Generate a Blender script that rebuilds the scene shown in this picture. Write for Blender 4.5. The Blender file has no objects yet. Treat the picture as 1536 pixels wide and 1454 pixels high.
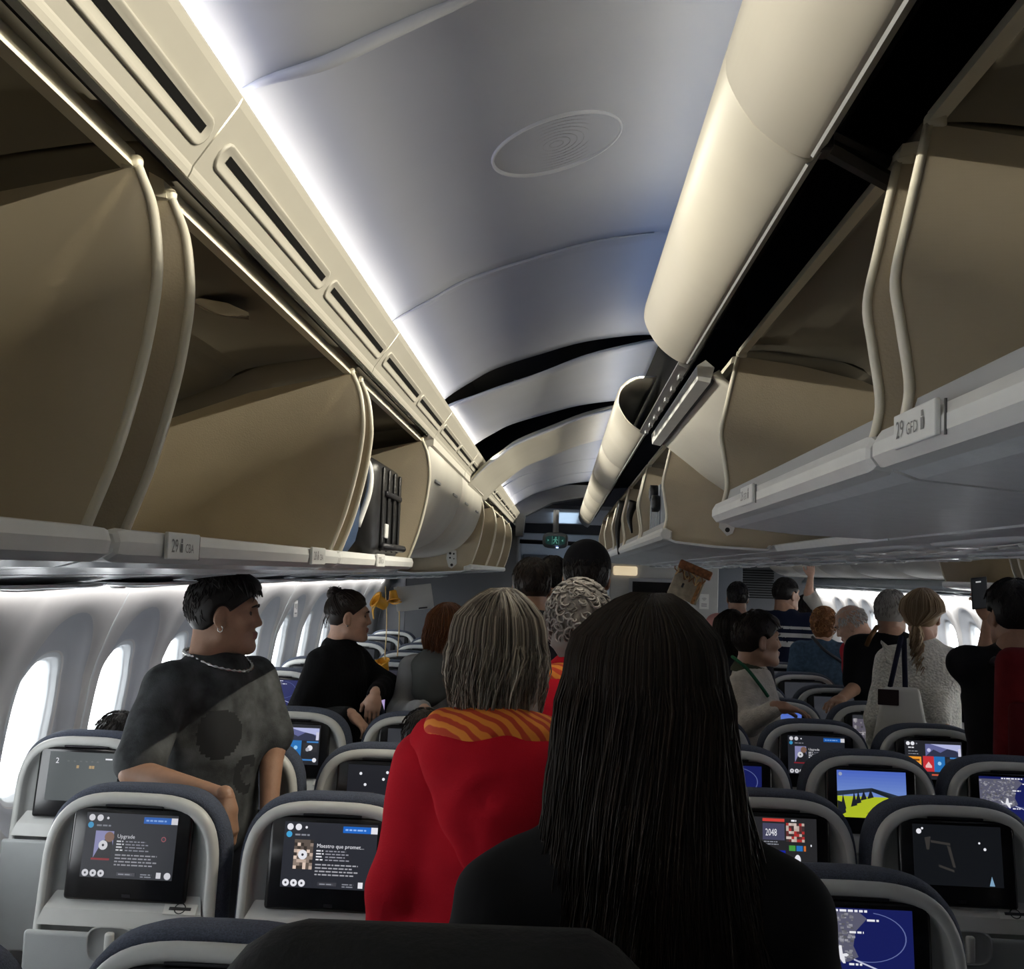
import bpy, bmesh, math, random
import numpy as np
from mathutils import Vector, Matrix
random.seed(7); np.random.seed(7)
S = bpy.context.scene; COL = S.collection
R = math.radians

# ------------------------------------------------------------------ camera
FPX = 1600.0; IW, IH = 1536.0, 1454.0
VPX, VPY = 840.0, 860.0; ROLL = R(2.0); CAMZ = 1.75
_d = Vector(((VPX-IW/2)/FPX, -(VPY-IH/2)/FPX, -1)).normalized()
_u = Vector((math.sin(ROLL), math.cos(ROLL), 0)); _u.z = (_d.x*_u.x+_d.y*_u.y)/(-_d.z); _u.normalize()
_r = _d.cross(_u)
M3 = Matrix((( _r.x, _d.x, _u.x), (_r.y, _d.y, _u.y), (_r.z, _d.z, _u.z)))   # world -> camera
cam_d = bpy.data.cameras.new('camera'); cam = bpy.data.objects.new('camera', cam_d); COL.objects.link(cam)
cam.matrix_world = Matrix.Translation((0, 0, CAMZ)) @ M3.transposed().to_4x4()
cam_d.sensor_fit = 'HORIZONTAL'; cam_d.sensor_width = 36; cam_d.lens = FPX*36/IW
cam_d.clip_start = 0.05; cam_d.clip_end = 200
S.camera = cam

def P(px, py, Y):
    """point on the ray of photo pixel (px, py) at distance Y down the cabin"""
    v = M3.transposed() @ Vector(((px-IW/2)/FPX, -(py-IH/2)/FPX, -1))
    v *= Y/v.y
    return Vector((v.x, v.y, v.z+CAMZ))

# ------------------------------------------------------------------ world, lights, exposure
wd = bpy.data.worlds.new('overcast_apron'); S.world = wd; wd.use_nodes = True
bg = wd.node_tree.nodes['Background']; bg.inputs[0].default_value = (0.93, 0.97, 1, 1); bg.inputs[1].default_value = 9.0
S.view_settings.view_transform = 'Standard'; S.view_settings.look = 'None'
S.view_settings.gamma = 1; S.view_settings.use_curve_mapping = False
S.view_settings.exposure = -0.08
CX = 1.09                      # cabin centre line

def strip_light(name, x, z, y0, y1, aim, width, watts_per_m, color, spread=180):
    l = bpy.data.lights.new(name, 'AREA'); l.shape = 'RECTANGLE'
    l.size = width; l.size_y = y1-y0; l.energy = watts_per_m*(y1-y0); l.color = color; l.spread = R(spread)
    o = bpy.data.objects.new(name, l); COL.objects.link(o)
    zax = -Vector((aim[0], 0, aim[1])).normalized(); yax = Vector((0, 1, 0)); xax = yax.cross(zax)
    m = Matrix((xax, yax, zax)).transposed().to_4x4(); m.translation = (x, (y0+y1)/2, z); o.matrix_world = m
    return o
# LED strips hidden behind the cove lips: cool wash up on the ceiling, warm wash across the aisle
COOL = (0.36, 0.48, 1.0); WARM = (1.0, 0.93, 0.76)
strip_light('cove_led_left_cool', -.462, CAMZ+.605, -1.8, 10.4, (.55, .83), .016, .44, COOL)
strip_light('cove_led_left_warm', -.458, CAMZ+.590, -1.8, 10.4, (1, -.7), .012, 12.0, WARM, 100)
strip_light('cove_led_right_cool', .285, CAMZ+.735, -1.8, 10.4, (-.35, .93), .016, .30, (0.30, 0.50, 1.0))
strip_light('cove_led_right_warm', .275, CAMZ+.715, -1.8, 10.4, (-1, -.8), .008, 6.5, WARM, 100)
# the far aisle has the same strips
strip_light('cove_led_far_aisle_left', 2*CX-.275, CAMZ+.715, 2.0, 14.4, (1, -.2), .016, 2.0, WARM, 70)
strip_light('cove_led_far_aisle_right', 2*CX+.462, CAMZ+.605, 2.0, 14.4, (-.55, .83), .016, 1.2, COOL)
# wall wash strips over the windows
strip_light('wall_wash_left', -1.665, CAMZ-.105, -1.8, 10.4, (-.45, -.9), .03, 1.3, (1, .97, .93), 150)
strip_light('wall_wash_right', 2*CX+1.655, CAMZ-.108, 2, 16.4, (.45, -.9), .03, 8.0, (1, .98, .94), 160)

# ------------------------------------------------------------------ materials
def mat(name, col, rough=.55, metal=0., emit=None, estr=1., noise=None, bump=None, spec=.5, coat=0., vcol=False, trans=0., alpha=1.):
    """noise=(scale, amount) varies the colour; bump=(kind, scale, strength)"""
    m = bpy.data.materials.new(name); m.use_nodes = True
    nt = m.node_tree; b = nt.nodes['Principled BSDF']
    b.inputs['Base Color'].default_value = (*col, 1); b.inputs['Roughness'].default_value = rough
    b.inputs['Metallic'].default_value = metal; b.inputs['Specular IOR Level'].default_value = spec
    b.inputs['Coat Weight'].default_value = coat
    if trans: b.inputs['Transmission Weight'].default_value = trans
    if alpha < 1: b.inputs['Alpha'].default_value = alpha
    N = nt.nodes.new; L = nt.links.new
    tc = N('ShaderNodeTexCoord')
    if vcol:
        a = N('ShaderNodeAttribute'); a.attribute_name = 'Col'
        if emit is not None:
            L(a.outputs['Color'], b.inputs['Emission Color']); b.inputs['Emission Strength'].default_value = estr
            b.inputs['Base Color'].default_value = (0.005, .005, .006, 1)
        else: L(a.outputs['Color'], b.inputs['Base Color'])
    elif emit is not None:
        b.inputs['Emission Color'].default_value = (*emit, 1); b.inputs['Emission Strength'].default_value = estr
    if noise and not vcol:
        n = N('ShaderNodeTexNoise'); n.inputs['Scale'].default_value = noise[0]; n.inputs['Detail'].default_value = 4
        L(tc.outputs['Object'], n.inputs['Vector'])
        r = N('ShaderNodeValToRGB'); a = noise[1]
        r.color_ramp.elements[0].position = .3; r.color_ramp.elements[1].position = .7
        r.color_ramp.elements[0].color = (*[c*(1-a) for c in col], 1); r.color_ramp.elements[1].color = (*[min(1, c*(1+a)) for c in col], 1)
        L(n.outputs['Fac'], r.inputs['Fac']); L(r.outputs['Color'], b.inputs['Base Color'])
    if bump:
        kind, sc, st = bump
        if kind == 'noise':
            t = N('ShaderNodeTexNoise'); t.inputs['Scale'].default_value = sc; t.inputs['Detail'].default_value = 3; out = t.outputs['Fac']
        elif kind == 'voronoi':
            t = N('ShaderNodeTexVoronoi'); t.inputs['Scale'].default_value = sc; out = t.outputs['Distance']
        elif kind == 'wave':
            t = N('ShaderNodeTexWave'); t.inputs['Scale'].default_value = sc; t.inputs['Distortion'].default_value = 1.5; out = t.outputs['Fac']
        elif kind == 'dots':       # embossed weave of the bin liners
            t = N('ShaderNodeTexBrick'); t.inputs['Scale'].default_value = sc; t.inputs['Mortar Size'].default_value = .025
            t.inputs['Mortar Smooth'].default_value = 1; out = t.outputs['Fac']
            mp = N('ShaderNodeMapping'); mp.inputs['Rotation'].default_value = (R(90), 0, 0)
            L(tc.outputs['Object'], mp.inputs['Vector']); L(mp.outputs['Vector'], t.inputs['Vector'])
        if kind != 'dots': L(tc.outputs['Object'], t.inputs['Vector'])
        bp = N('ShaderNodeBump'); bp.inputs['Strength'].default_value = st; bp.inputs['Distance'].default_value = .004
        L(out, bp.inputs['Height']); L(bp.outputs['Normal'], b.inputs['Normal'])
    return m

MT = {}
MT['ceiling'] = mat('ceiling_laminate', (.44, .46, .50), .5, noise=(3, .03))
MT['valance'] = mat('cream_cover', (.53, .505, .44), .42, noise=(5, .03))
MT['bin_cream'] = mat('bin_cream_plastic', (.70, .66, .56), .45)
MT['bin_liner'] = mat('bin_liner_taupe', (.52, .45, .33), .6, noise=(6, .05), bump=('dots', 150, .35))
MT['bin_liner_flat'] = mat('bin_liner_flat', (.52, .45, .33), .62, noise=(9, .06), bump=('noise', 300, .15))
MT['bin_shell'] = mat('bin_shell_shaded', (.20, .18, .14), .7, noise=(5, .05))  # liner colour darkened: shade in the bin roof put into the colour
MT['bin_grey'] = mat('bin_lip_grey', (.36, .37, .38), .5)
MT['trim'] = mat('bin_edge_trim', (.78, .74, .62), .35)
MT['rail'] = mat('rail_white_plastic', (.74, .75, .74), .38, noise=(14, .03))
MT['rail_gap'] = mat('rail_seam_dark', (.1, .1, .1), .6)
MT['face'] = mat('closed_bin_face', (.66, .64, .58), .42, noise=(4, .04))
MT['hull'] = mat('underside_grey', (.70, .73, .75), .34, noise=(30, .04), bump=('noise', 350, .2))
MT['psu'] = mat('service_panel_grey', (.74, .79, .82), .22, coat=.3)
MT['black'] = mat('void_black', (.006, .006, .006), .9, spec=.1)
MT['slot'] = mat('slot_black', (.008, .008, .008), .8, spec=.1)
MT['dark_metal'] = mat('dark_bracket_metal', (.03, .03, .035), .45, metal=.6)
MT['steel'] = mat('brushed_steel', (.5, .5, .5), .32, metal=.9)
MT['wall'] = mat('sidewall_laminate', (.66, .65, .65), .5, noise=(8, .02))
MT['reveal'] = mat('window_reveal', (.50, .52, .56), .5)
MT['winframe'] = mat('window_frame_white', (.75, .78, .80), .4)
MT['floor'] = mat('carpet_dark', (.02, .025, .05), .95, noise=(40, .4), bump=('noise', 200, .6))
MT['blue'] = mat('seat_cover_navy', (.066, .080, .118), .85, noise=(260, .35), bump=('noise', 420, .8))
MT['shell'] = mat('seat_shell_grey', (.40, .41, .40), .5, noise=(20, .04))
MT['shell_rim'] = mat('seat_rim_light_grey', (.56, .57, .55), .42, noise=(20, .03))
MT['tray'] = mat('tray_grey', (.34, .36, .36), .5, noise=(15, .04), bump=('noise', 500, .15))
MT['bezel'] = mat('monitor_black_gloss', (.008, .008, .009), .18)
MT['display'] = mat('display_glass', (.012, .013, .015), .1, emit=(.03, .032, .038), estr=1.0)
MT['gfx'] = mat('display_graphics', (0, 0, 0), .3, vcol=True, emit=(1, 1, 1), estr=1.0)
MT['placard'] = mat('placard_white', (.7, .7, .66), .5)
MT['ink'] = mat('ink_black', (.02, .02, .02), .6)
MT['ink_grey'] = mat('ink_grey', (.22, .22, .22), .6)
MT['ink_red'] = mat('ink_red', (.5, .03, .03), .6)
MT['grill'] = mat('speaker_mesh', (.30, .31, .31), .6, bump=('voronoi', 260, .9))
MT['panel_dark'] = mat('monument_dark', (.10, .105, .115), .55)
MT['panel_grey'] = mat('monument_grey', (.42, .42, .40), .6, noise=(6, .06))

# ------------------------------------------------------------------ builders
def mkobj(name, V, Fc, m=None, parent=None, smooth=False, mats=None, fm=None):
    me = bpy.data.meshes.new(name); me.from_pydata([tuple(v) for v in V], [], [tuple(f) for f in Fc])
    if mats:
        for q in mats: me.materials.append(q)
        if fm is not None: me.polygons.foreach_set('material_index', fm)
    elif m: me.materials.append(m)
    if smooth: me.polygons.foreach_set('use_smooth', [True]*len(me.polygons))
    me.update()
    o = bpy.data.objects.new(name, me); COL.objects.link(o)
    if parent: o.parent = parent
    return o
def tag(o, label=None, cat=None, group=None, kind=None):
    if label: o['label'] = label
    if cat: o['category'] = cat
    if group: o['group'] = group
    if kind: o['kind'] = kind
    return o
def empty(name, loc=(0, 0, 0), label=None, cat=None, group=None, kind=None, parent=None):
    o = bpy.data.objects.new(name, None); COL.objects.link(o); o.location = loc; o.empty_display_size = .05
    if parent: o.parent = parent
    return tag(o, label, cat, group, kind)

class MB:
    """collects shapes into one mesh"""
    def __init__(s): s.V = []; s.F = []; s.M = []; s.mi = 0
    def add(s, V, Fc):
        b = len(s.V); s.V += [tuple(v) for v in V]; s.F += [tuple(i+b for i in f) for f in Fc]; s.M += [s.mi]*len(Fc); return s
    def box(s, c, d, bev=0., seg=2, rot=None):
        V, Fc = bevbox(d, bev, seg); c = Vector(c)
        s.add([(rot @ Vector(v) if rot else Vector(v))+c for v in V], Fc); return s
    def tube(s, path, r, n=8, caps=True):
        V, Fc = tubegeo(path, r, n, caps); return s.add(V, Fc)
    def ext(s, prof, y0, y1, closed=True, caps=True):
        V, Fc = extr(prof, y0, y1, closed, caps); return s.add(V, Fc)
    def loft(s, loops, closed=True, cap0=False, cap1=False):
        V, Fc = loftgeo(loops, closed, cap0, cap1); return s.add(V, Fc)
    def build(s, name, m, parent=None, smooth=False, mats=None):
        return mkobj(name, s.V, s.F, m, parent, smooth, mats, s.M if mats else None)
_bb = {}
def bevbox(d, bev=0., seg=2):
    k = (tuple(round(x, 5) for x in d), bev, seg)
    if k in _bb: return _bb[k]
    bm = bmesh.new(); bmesh.ops.create_cube(bm, size=1)
    for v in bm.verts: v.co = Vector((v.co.x*d[0], v.co.y*d[1], v.co.z*d[2]))
    if bev > 0: bmesh.ops.bevel(bm, geom=bm.edges[:], offset=min(bev, min(d)*.49), segments=seg, profile=.5, affect='EDGES')
    bm.verts.index_update()
    r = ([tuple(v.co) for v in bm.verts], [tuple(v.index for v in f.verts) for f in bm.faces]); bm.free(); _bb[k] = r
    return r
def tubegeo(path, r, n=8, caps=True):
    path = [Vector(p) for p in path]; m = len(path); rr = r if hasattr(r, '__len__') else [r]*m
    T = []
    for i in range(m):
        t = path[min(i+1, m-1)]-path[max(i-1, 0)]; T.append(t.normalized() if t.length > 1e-9 else Vector((0, 0, 1)))
    a = Vector((0, 0, 1)) if abs(T[0].z) < .9 else Vector((1, 0, 0))
    nx = T[0].cross(a).normalized(); V = []; Fc = []
    for i in range(m):
        nx = (nx - T[i]*nx.dot(T[i])); nx = nx.normalized() if nx.length > 1e-6 else T[i].orthogonal().normalized()
        ny = T[i].cross(nx)
        for j in range(n):
            c = 2*math.pi*j/n; V.append(path[i]+(nx*math.cos(c)+ny*math.sin(c))*rr[i])
    for i in range(m-1):
        for j in range(n):
            Fc.append((i*n+j, i*n+(j+1) % n, (i+1)*n+(j+1) % n, (i+1)*n+j))
    if caps: Fc.append(tuple(range(n))[::-1]); Fc.append(tuple((m-1)*n+j for j in range(n)))
    return V, Fc
def extr(prof, y0, y1, closed=True, caps=True):
    n = len(prof); V = [(p[0], y0, p[1]) for p in prof]+[(p[0], y1, p[1]) for p in prof]; Fc = []
    for i in range(n if closed else n-1): j = (i+1) % n; Fc.append((i, j, n+j, n+i))
    if closed and caps: Fc.append(tuple(range(n))[::-1]); Fc.append(tuple(n+i for i in range(n)))
    return V, Fc
def loftgeo(loops, closed=True, cap0=False, cap1=False):
    n = len(loops[0]); V = [tuple(p) for l in loops for p in l]; Fc = []
    for k in range(len(loops)-1):
        for i in range(n if closed else n-1):
            j = (i+1) % n; Fc.append((k*n+i, k*n+j, (k+1)*n+j, (k+1)*n+i))
    if cap0: Fc.append(tuple(range(n))[::-1])
    if cap1: Fc.append(tuple((len(loops)-1)*n+i for i in range(n)))
    return V, Fc
def smoothpath(pts, n=6):
    """Catmull-Rom through tuples of any dimension"""
    pts = [np.array(p, float) for p in pts]; q = [2*pts[0]-pts[1]]+pts+[2*pts[-1]-pts[-2]]; out = []
    for i in range(1, len(q)-2):
        for k in range(n):
            t = k/n; a, b, c, d = q[i-1], q[i], q[i+1], q[i+2]
            out.append(.5*((2*b)+(-a+c)*t+(2*a-5*b+4*c-d)*t*t+(-a+3*b-3*c+d)*t**3))
    out.append(pts[-1]); return [tuple(o) for o in out]
def offset_sheet(prof, t):
    """open (x,z) polyline -> closed profile of thickness t"""
    pr = [Vector(p) for p in prof]; off = []
    for i in range(len(pr)):
        d = (pr[min(i+1, len(pr)-1)]-pr[max(i-1, 0)]).normalized(); off.append(pr[i]+Vector((-d.y, d.x))*t)
    return [tuple(p) for p in pr]+[tuple(p) for p in off[::-1]]
_txt = {}
def textgeo(s, size=1.):
    """flat text in the XY plane, left-bottom at the origin, as (V, F, width)"""
    if s not in _txt:
        cu = bpy.data.curves.new('t', 'FONT'); cu.body = s; cu.size = 1; cu.resolution_u = 2
        o = bpy.data.objects.new('t', cu); COL.objects.link(o)
        dg = bpy.context.evaluated_depsgraph_get(); me = o.evaluated_get(dg).to_mesh()
        V = [tuple(v.co) for v in me.vertices]; Fc = [tuple(p.vertices) for p in me.polygons]
        o.evaluated_get(dg).to_mesh_clear(); bpy.data.objects.remove(o); bpy.data.curves.remove(cu)
        _txt[s] = (V, Fc, max((v[0] for v in V), default=0))
    V, Fc, w = _txt[s]
    return [(v[0]*size, v[1]*size) for v in V], Fc, w*size
# ------------------------------------------------------------------ the setting
YB, YF = -1.9, 16.6
ST = [-.05+1.3*k for k in range(9)]          # bin stations
tag(mkobj('floor', *MB().box((CX, (YB+YF)/2, -.05), (6.2, YF-YB, .1)).V and (lambda m: (m.V, m.F))(MB().box((CX, (YB+YF)/2, -.05), (6.2, YF-YB, .1))), MT['floor']), kind='structure')
# dark outer fuselage skin behind all linings
half = [(-1.55, -.1), (-1.9, .3), (-2.12, .8), (-2.14, 1.15), (-2.02, 1.6), (-1.85, 1.9), (-1.4, 2.5), (-.6, 2.95), (CX, 3.12)]
prof = half+[(2*CX-x, z) for x, z in half[-2::-1]]
crown = [(-1.70, 1.665), (-2.05, 1.67)]+prof[5:-5]+[(2*CX+2.05, 1.67), (2*CX+1.70, 1.665)]
tag(mkobj('wall_crown', *extr(offset_sheet(crown, .02), YB, YF), MT['black']), kind='structure')
tag(mkobj('wall_back', *(lambda m: (m.V, m.F))(MB().box((CX, YB-.03, 1.5), (6.4, .06, 3.4))), MT['panel_dark']), kind='structure')
tag(mkobj('wall_front', *(lambda m: (m.V, m.F))(MB().box((CX, YF+.03, 1.5), (6.4, .06, 3.4))), MT['panel_dark']), kind='structure')

# ---- side walls with their windows
WALLP = [(0, -1.62), (.3, -1.80), (.6, -1.88), (.9, -1.90), (1.3, -1.84), (1.5, -1.765), (1.635, -1.70), (1.70, -1.68)]
def wallx(z):
    for (z0, x0), (z1, x1) in zip(WALLP, WALLP[1:]):
        if z <= z1: return x0+(x1-x0)*(z-z0)/(z1-z0)
    return WALLP[-1][1]
WP = .68; W0 = 3.86; WZ = 1.12
def window_geo(sgn):
    """one window cell of the side wall, centred on Y=0: (V, F, material index per face)"""
    hw = WP/2; z0, z1 = .55, 1.66; n = 14; rect = []
    for i in range(n): rect.append((-hw+2*hw*i/n, z0))
    for i in range(n): rect.append((hw, z0+(z1-z0)*i/n))
    for i in range(n): rect.append((hw-2*hw*i/n, z1))
    for i in range(n): rect.append((-hw, z1-(z1-z0)*i/n))
    ang = [math.atan2(z-WZ, y) for y, z in rect]
    def sup(a, ry, rt, rb, e):
        out = []
        for t in ang:
            c, s = math.cos(t), math.sin(t); rz = rt if s > 0 else rb
            r = (abs(c/ry)**e+abs(s/rz)**e)**(-1/e); out.append((r*c, WZ+r*s))
        return out
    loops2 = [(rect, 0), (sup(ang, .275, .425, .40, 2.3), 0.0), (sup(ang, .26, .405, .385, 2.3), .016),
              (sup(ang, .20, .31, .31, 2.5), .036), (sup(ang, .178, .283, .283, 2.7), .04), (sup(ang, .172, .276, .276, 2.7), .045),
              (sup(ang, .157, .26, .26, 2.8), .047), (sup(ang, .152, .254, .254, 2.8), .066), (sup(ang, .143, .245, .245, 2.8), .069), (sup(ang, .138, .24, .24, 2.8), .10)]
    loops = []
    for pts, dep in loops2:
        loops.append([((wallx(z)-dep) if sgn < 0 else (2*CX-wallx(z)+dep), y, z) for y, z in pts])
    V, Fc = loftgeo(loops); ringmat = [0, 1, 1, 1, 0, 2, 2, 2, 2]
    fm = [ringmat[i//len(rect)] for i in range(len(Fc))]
    # strip above and below the window ring
    pane = [((wallx(z)-.09) if sgn < 0 else (2*CX-wallx(z)+.09), y, z) for y, z in sup(ang, .139, .241, .241, 2.8)]
    # wall below the cell
    b = len(V); zs = [0, .3, .55]
    for z in zs:
        for y in (-hw, hw): V.append((wallx(z) if sgn < 0 else 2*CX-wallx(z), y, z))
    for i in range(2): Fc.append((b+2*i, b+2*i+1, b+2*i+3, b+2*i+2)); fm.append(0)
    return V, Fc, fm, pane
glass = bpy.data.materials.new('window_glass'); glass.use_nodes = True; _n = glass.node_tree; _n.nodes.clear()
_o = _n.nodes.new('ShaderNodeOutputMaterial'); _m = _n.nodes.new('ShaderNodeMixShader'); _t = _n.nodes.new('ShaderNodeBsdfTransparent'); _g = _n.nodes.new('ShaderNodeBsdfGlossy')
_g.inputs['Roughness'].default_value = .03; _m.inputs[0].default_value = .06; _n.links.new(_t.outputs[0], _m.inputs[1]); _n.links.new(_g.outputs[0], _m.inputs[2]); _n.links.new(_m.outputs[0], _o.inputs[0])
ink_sign = MT['ink_grey']
for sgn, nm in ((-1, 'wall_left'), (1, 'wall_right')):
    root = empty(nm, kind='structure'); V, Fc, fm, pane = window_geo(sgn); pm = None; wm = None
    for k in range(-8, 10 if sgn < 0 else 18):
        y = W0+WP*k
        if sgn > 0 and y < 3.2: continue
        if wm is None:
            o = mkobj('sidewall_panel', V, Fc, None, root, True, [MT['wall'], MT['reveal'], MT['winframe']], fm); wm = o.data
            p = mkobj('window_pane', pane, [tuple(range(len(pane)))], glass, o); pm = p.data
        else:
            o = bpy.data.objects.new('sidewall_panel', wm); COL.objects.link(o); o.parent = root
            p = bpy.data.objects.new('window_pane', pm); COL.objects.link(p); p.parent = o
        o.location.y = y
    # plain wall before and after the windows
    ys = [(YB, W0-8.5*WP), (W0+9.5*WP, YF)] if sgn < 0 else [(YB, W0-.5*WP), (W0+17.5*WP, YF)]
    for a, b in ys:
        pr = [((x if sgn < 0 else 2*CX-x), z) for z, x in WALLP]
        mkobj('sidewall_panel', *extr(pr, a, b, closed=False), MT['wall'], root)
# panel joints: thin bright strips standing proud on the left wall
jr = empty('trim_1', kind='structure')
for k in range(-5, 6):
    y = W0+WP*(2*k+.5)
    pr = [(wallx(z)+.002, z) for z in np.linspace(.5, 1.66, 12)]
    V, Fc = extr(offset_sheet(pr, .004), y-.006, y+.006); mkobj('joint_strip', V, Fc, MT['winframe'], jr)

# ---- ceiling: arched panels over the aisle
ARC = smoothpath([(-.54, .575), (-.451, .66), (-.36, .72), (-.267, .77), (-.097, .826), (.07, .875), (.26, .906), (.36, .912)], 4)
ceil = empty('ceiling', kind='structure')
def ceil_panel(y0, y1, sag=None, m=None, thick=.012, ny=14):
    """sag(u across 0..1, v along 0..1) -> (dx, dz)"""
    n = len(ARC); top = []; bot = []
    for j in range(ny+1):
        v = j/ny; y = y0+(y1-y0)*v; lb = []; lt = []
        for i, (x, z) in enumerate(ARC):
            u = i/(n-1); dx, dz = sag(u, v) if sag else (0, 0)
            lb.append((x+dx, y, CAMZ+z+dz)); lt.append((x+dx, y, CAMZ+z+dz+thick))
        bot.append(lb+lt[::-1])
    V, Fc = loftgeo(bot, True, True, True)
    return mkobj('ceiling_panel', V, Fc, m or MT['ceiling'], ceil, True)
g = lambda x, c, w: math.exp(-((x-c)/w)**2)
CS = [YB, 1.386, 2.736, 4.05, 5.43, 6.80, 8.1, 9.4, 10.45]
# far edge of the first panel has come loose: it hangs as a curled lip in the middle
p0 = ceil_panel(CS[0], CS[1], lambda u, v: (0, -.05*max(0, v-.80)/.2*g(u, .38, .22)-.004*max(0, v-.8)/.2), ny=30)
p1 = ceil_panel(CS[1]+.006, CS[2]-.004, lambda u, v: (0, -.012*max(0, v-.85)/.15*g(u, .28, .18)-.006*max(0, v-.9)/.1), ny=24)
p2 = ceil_panel(CS[2]+.004, CS[3], lambda u, v: (0, .015*v**3*g(u, .75, .4)))
p3 = ceil_panel(CS[3]+.01, CS[4]-.03, lambda u, v: (0, -.075*g(u, .45, .38)*(1-v)**1.2-.02*v))
p4 = ceil_panel(CS[4]+.02, CS[5]-.02, lambda u, v: (.03, -.155*(1-u)**.8-.01*(1-v)), MT['valance'], thick=.02)  # cream material puts the warm light on this panel into its colour
p5 = ceil_panel(CS[5]+.02, CS[6]-.02, lambda u, v: (0, -.03*v*g(u, .6, .5)))
p6 = ceil_panel(CS[6]+.01, CS[7]-.01, lambda u, v: (0, -.02*(1-v)))
p7 = ceil_panel(CS[7], CS[8])
# curled edges of the loose panels
def edge_bead(y, z0, z1, sagf, r, name='panel_edge'):
    n = len(ARC); pts = []
    for i, (x, z) in enumerate(ARC):
        u = i/(n-1)
        if z0 <= u <= z1:
            dx, dz = sagf(u); pts.append((x+dx, y, CAMZ+z+dz-.002))
    rr = [r*(.25+.75*max(0, math.sin(math.pi*k/(len(pts)-1)))**.6) for k in range(len(pts))]
    return mkobj(name, *tubegeo(pts, rr, 10), MT['ceiling'], ceil, True)
edge_bead(CS[1]-.004, .12, .62, lambda u: (0, -.05*g(u, .38, .22)-.002), .013)
edge_bead(CS[2]-.006, .10, .85, lambda u: (0, -.012*g(u, .28, .18)-.006), .006)
edge_bead(CS[4]+.02, .04, .97, lambda u: (.03, -.155*(1-u)**.8-.01), .008)
# round speakers set in the ceiling panels
def speaker(x, y, rad):
    i = min(range(len(ARC)-1), key=lambda k: abs(ARC[k][0]-x)); (x0, z0), (x1, z1) = ARC[i-1], ARC[i+1]
    t = Vector((x1-x0, 0, z1-z0)).normalized(); nrm = Vector((t.z, 0, -t.x))          # pointing down into the cabin
    c = Vector((x, y, CAMZ+ARC[i][1]))+nrm*.002; yv = Vector((0, 1, 0))
    circ = lambda r, d: [c+t*(r*math.cos(a))+yv*(r*math.sin(a))+nrm*d for a in [2*math.pi*k/48 for k in range(48)]]
    ring = MB().loft([circ(rad, 0), circ(rad*.995, .010), circ(rad*.96, .010), circ(rad*.94, 0.001)])
    o = ring.build('speaker_ring', MT['rail'], ceil, True)
    gr = MB().loft([circ(rad*.945, .001), circ(rad*.93, .003)], True, False, True)
    for k in range(1, 9): gr.loft([circ(rad*.94*k/9+.0012, .0032), circ(rad*.94*k/9, .0046), circ(rad*.94*k/9-.0012, .0032)])
    gr.build('speaker_grille', MT['grill'], o)
speaker(-.035, 2.05, .135)
sp2 = P(835, 580, 4.72); speaker(-.015, 4.72, .13)
# green structure strip and dark ducts seen through the gaps above the loose panels
tag(mkobj('insulation_strip', *(lambda m: (m.V, m.F))(MB().box((-.22, 5.75, CAMZ+.93), (.07, 1.2, .01), .002)), mat('green_strip', (.10, .22, .13), .6)), 'green strip of structure seen above the dropped ceiling panel', 'strip')
dd = MB()
dd.tube([(.0, 3.9, CAMZ+1.08), (.3, 4.2, CAMZ+1.06), (.7, 4.3, CAMZ+1.08)], .07, 12)
tag(dd.build('air_duct', mat('duct_grey', (.12, .12, .13), .5), None, True), 'dark grey air duct above the gap in the ceiling', 'duct')
for q in range(4):
    y = 5.3+.12*q
    tag(mkobj('cable', *tubegeo(smoothpath([(-.42, y, CAMZ+.80), (-.2, y+.1, CAMZ+.98-.03*q), (.1, y+.05, CAMZ+1.0), (.4, y+.1, CAMZ+1.03)]), .006, 6), MT['dark_metal'], None, True), 'thin black cable strung above the dropped ceiling panel', 'cable', 'cables above the ceiling')

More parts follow.
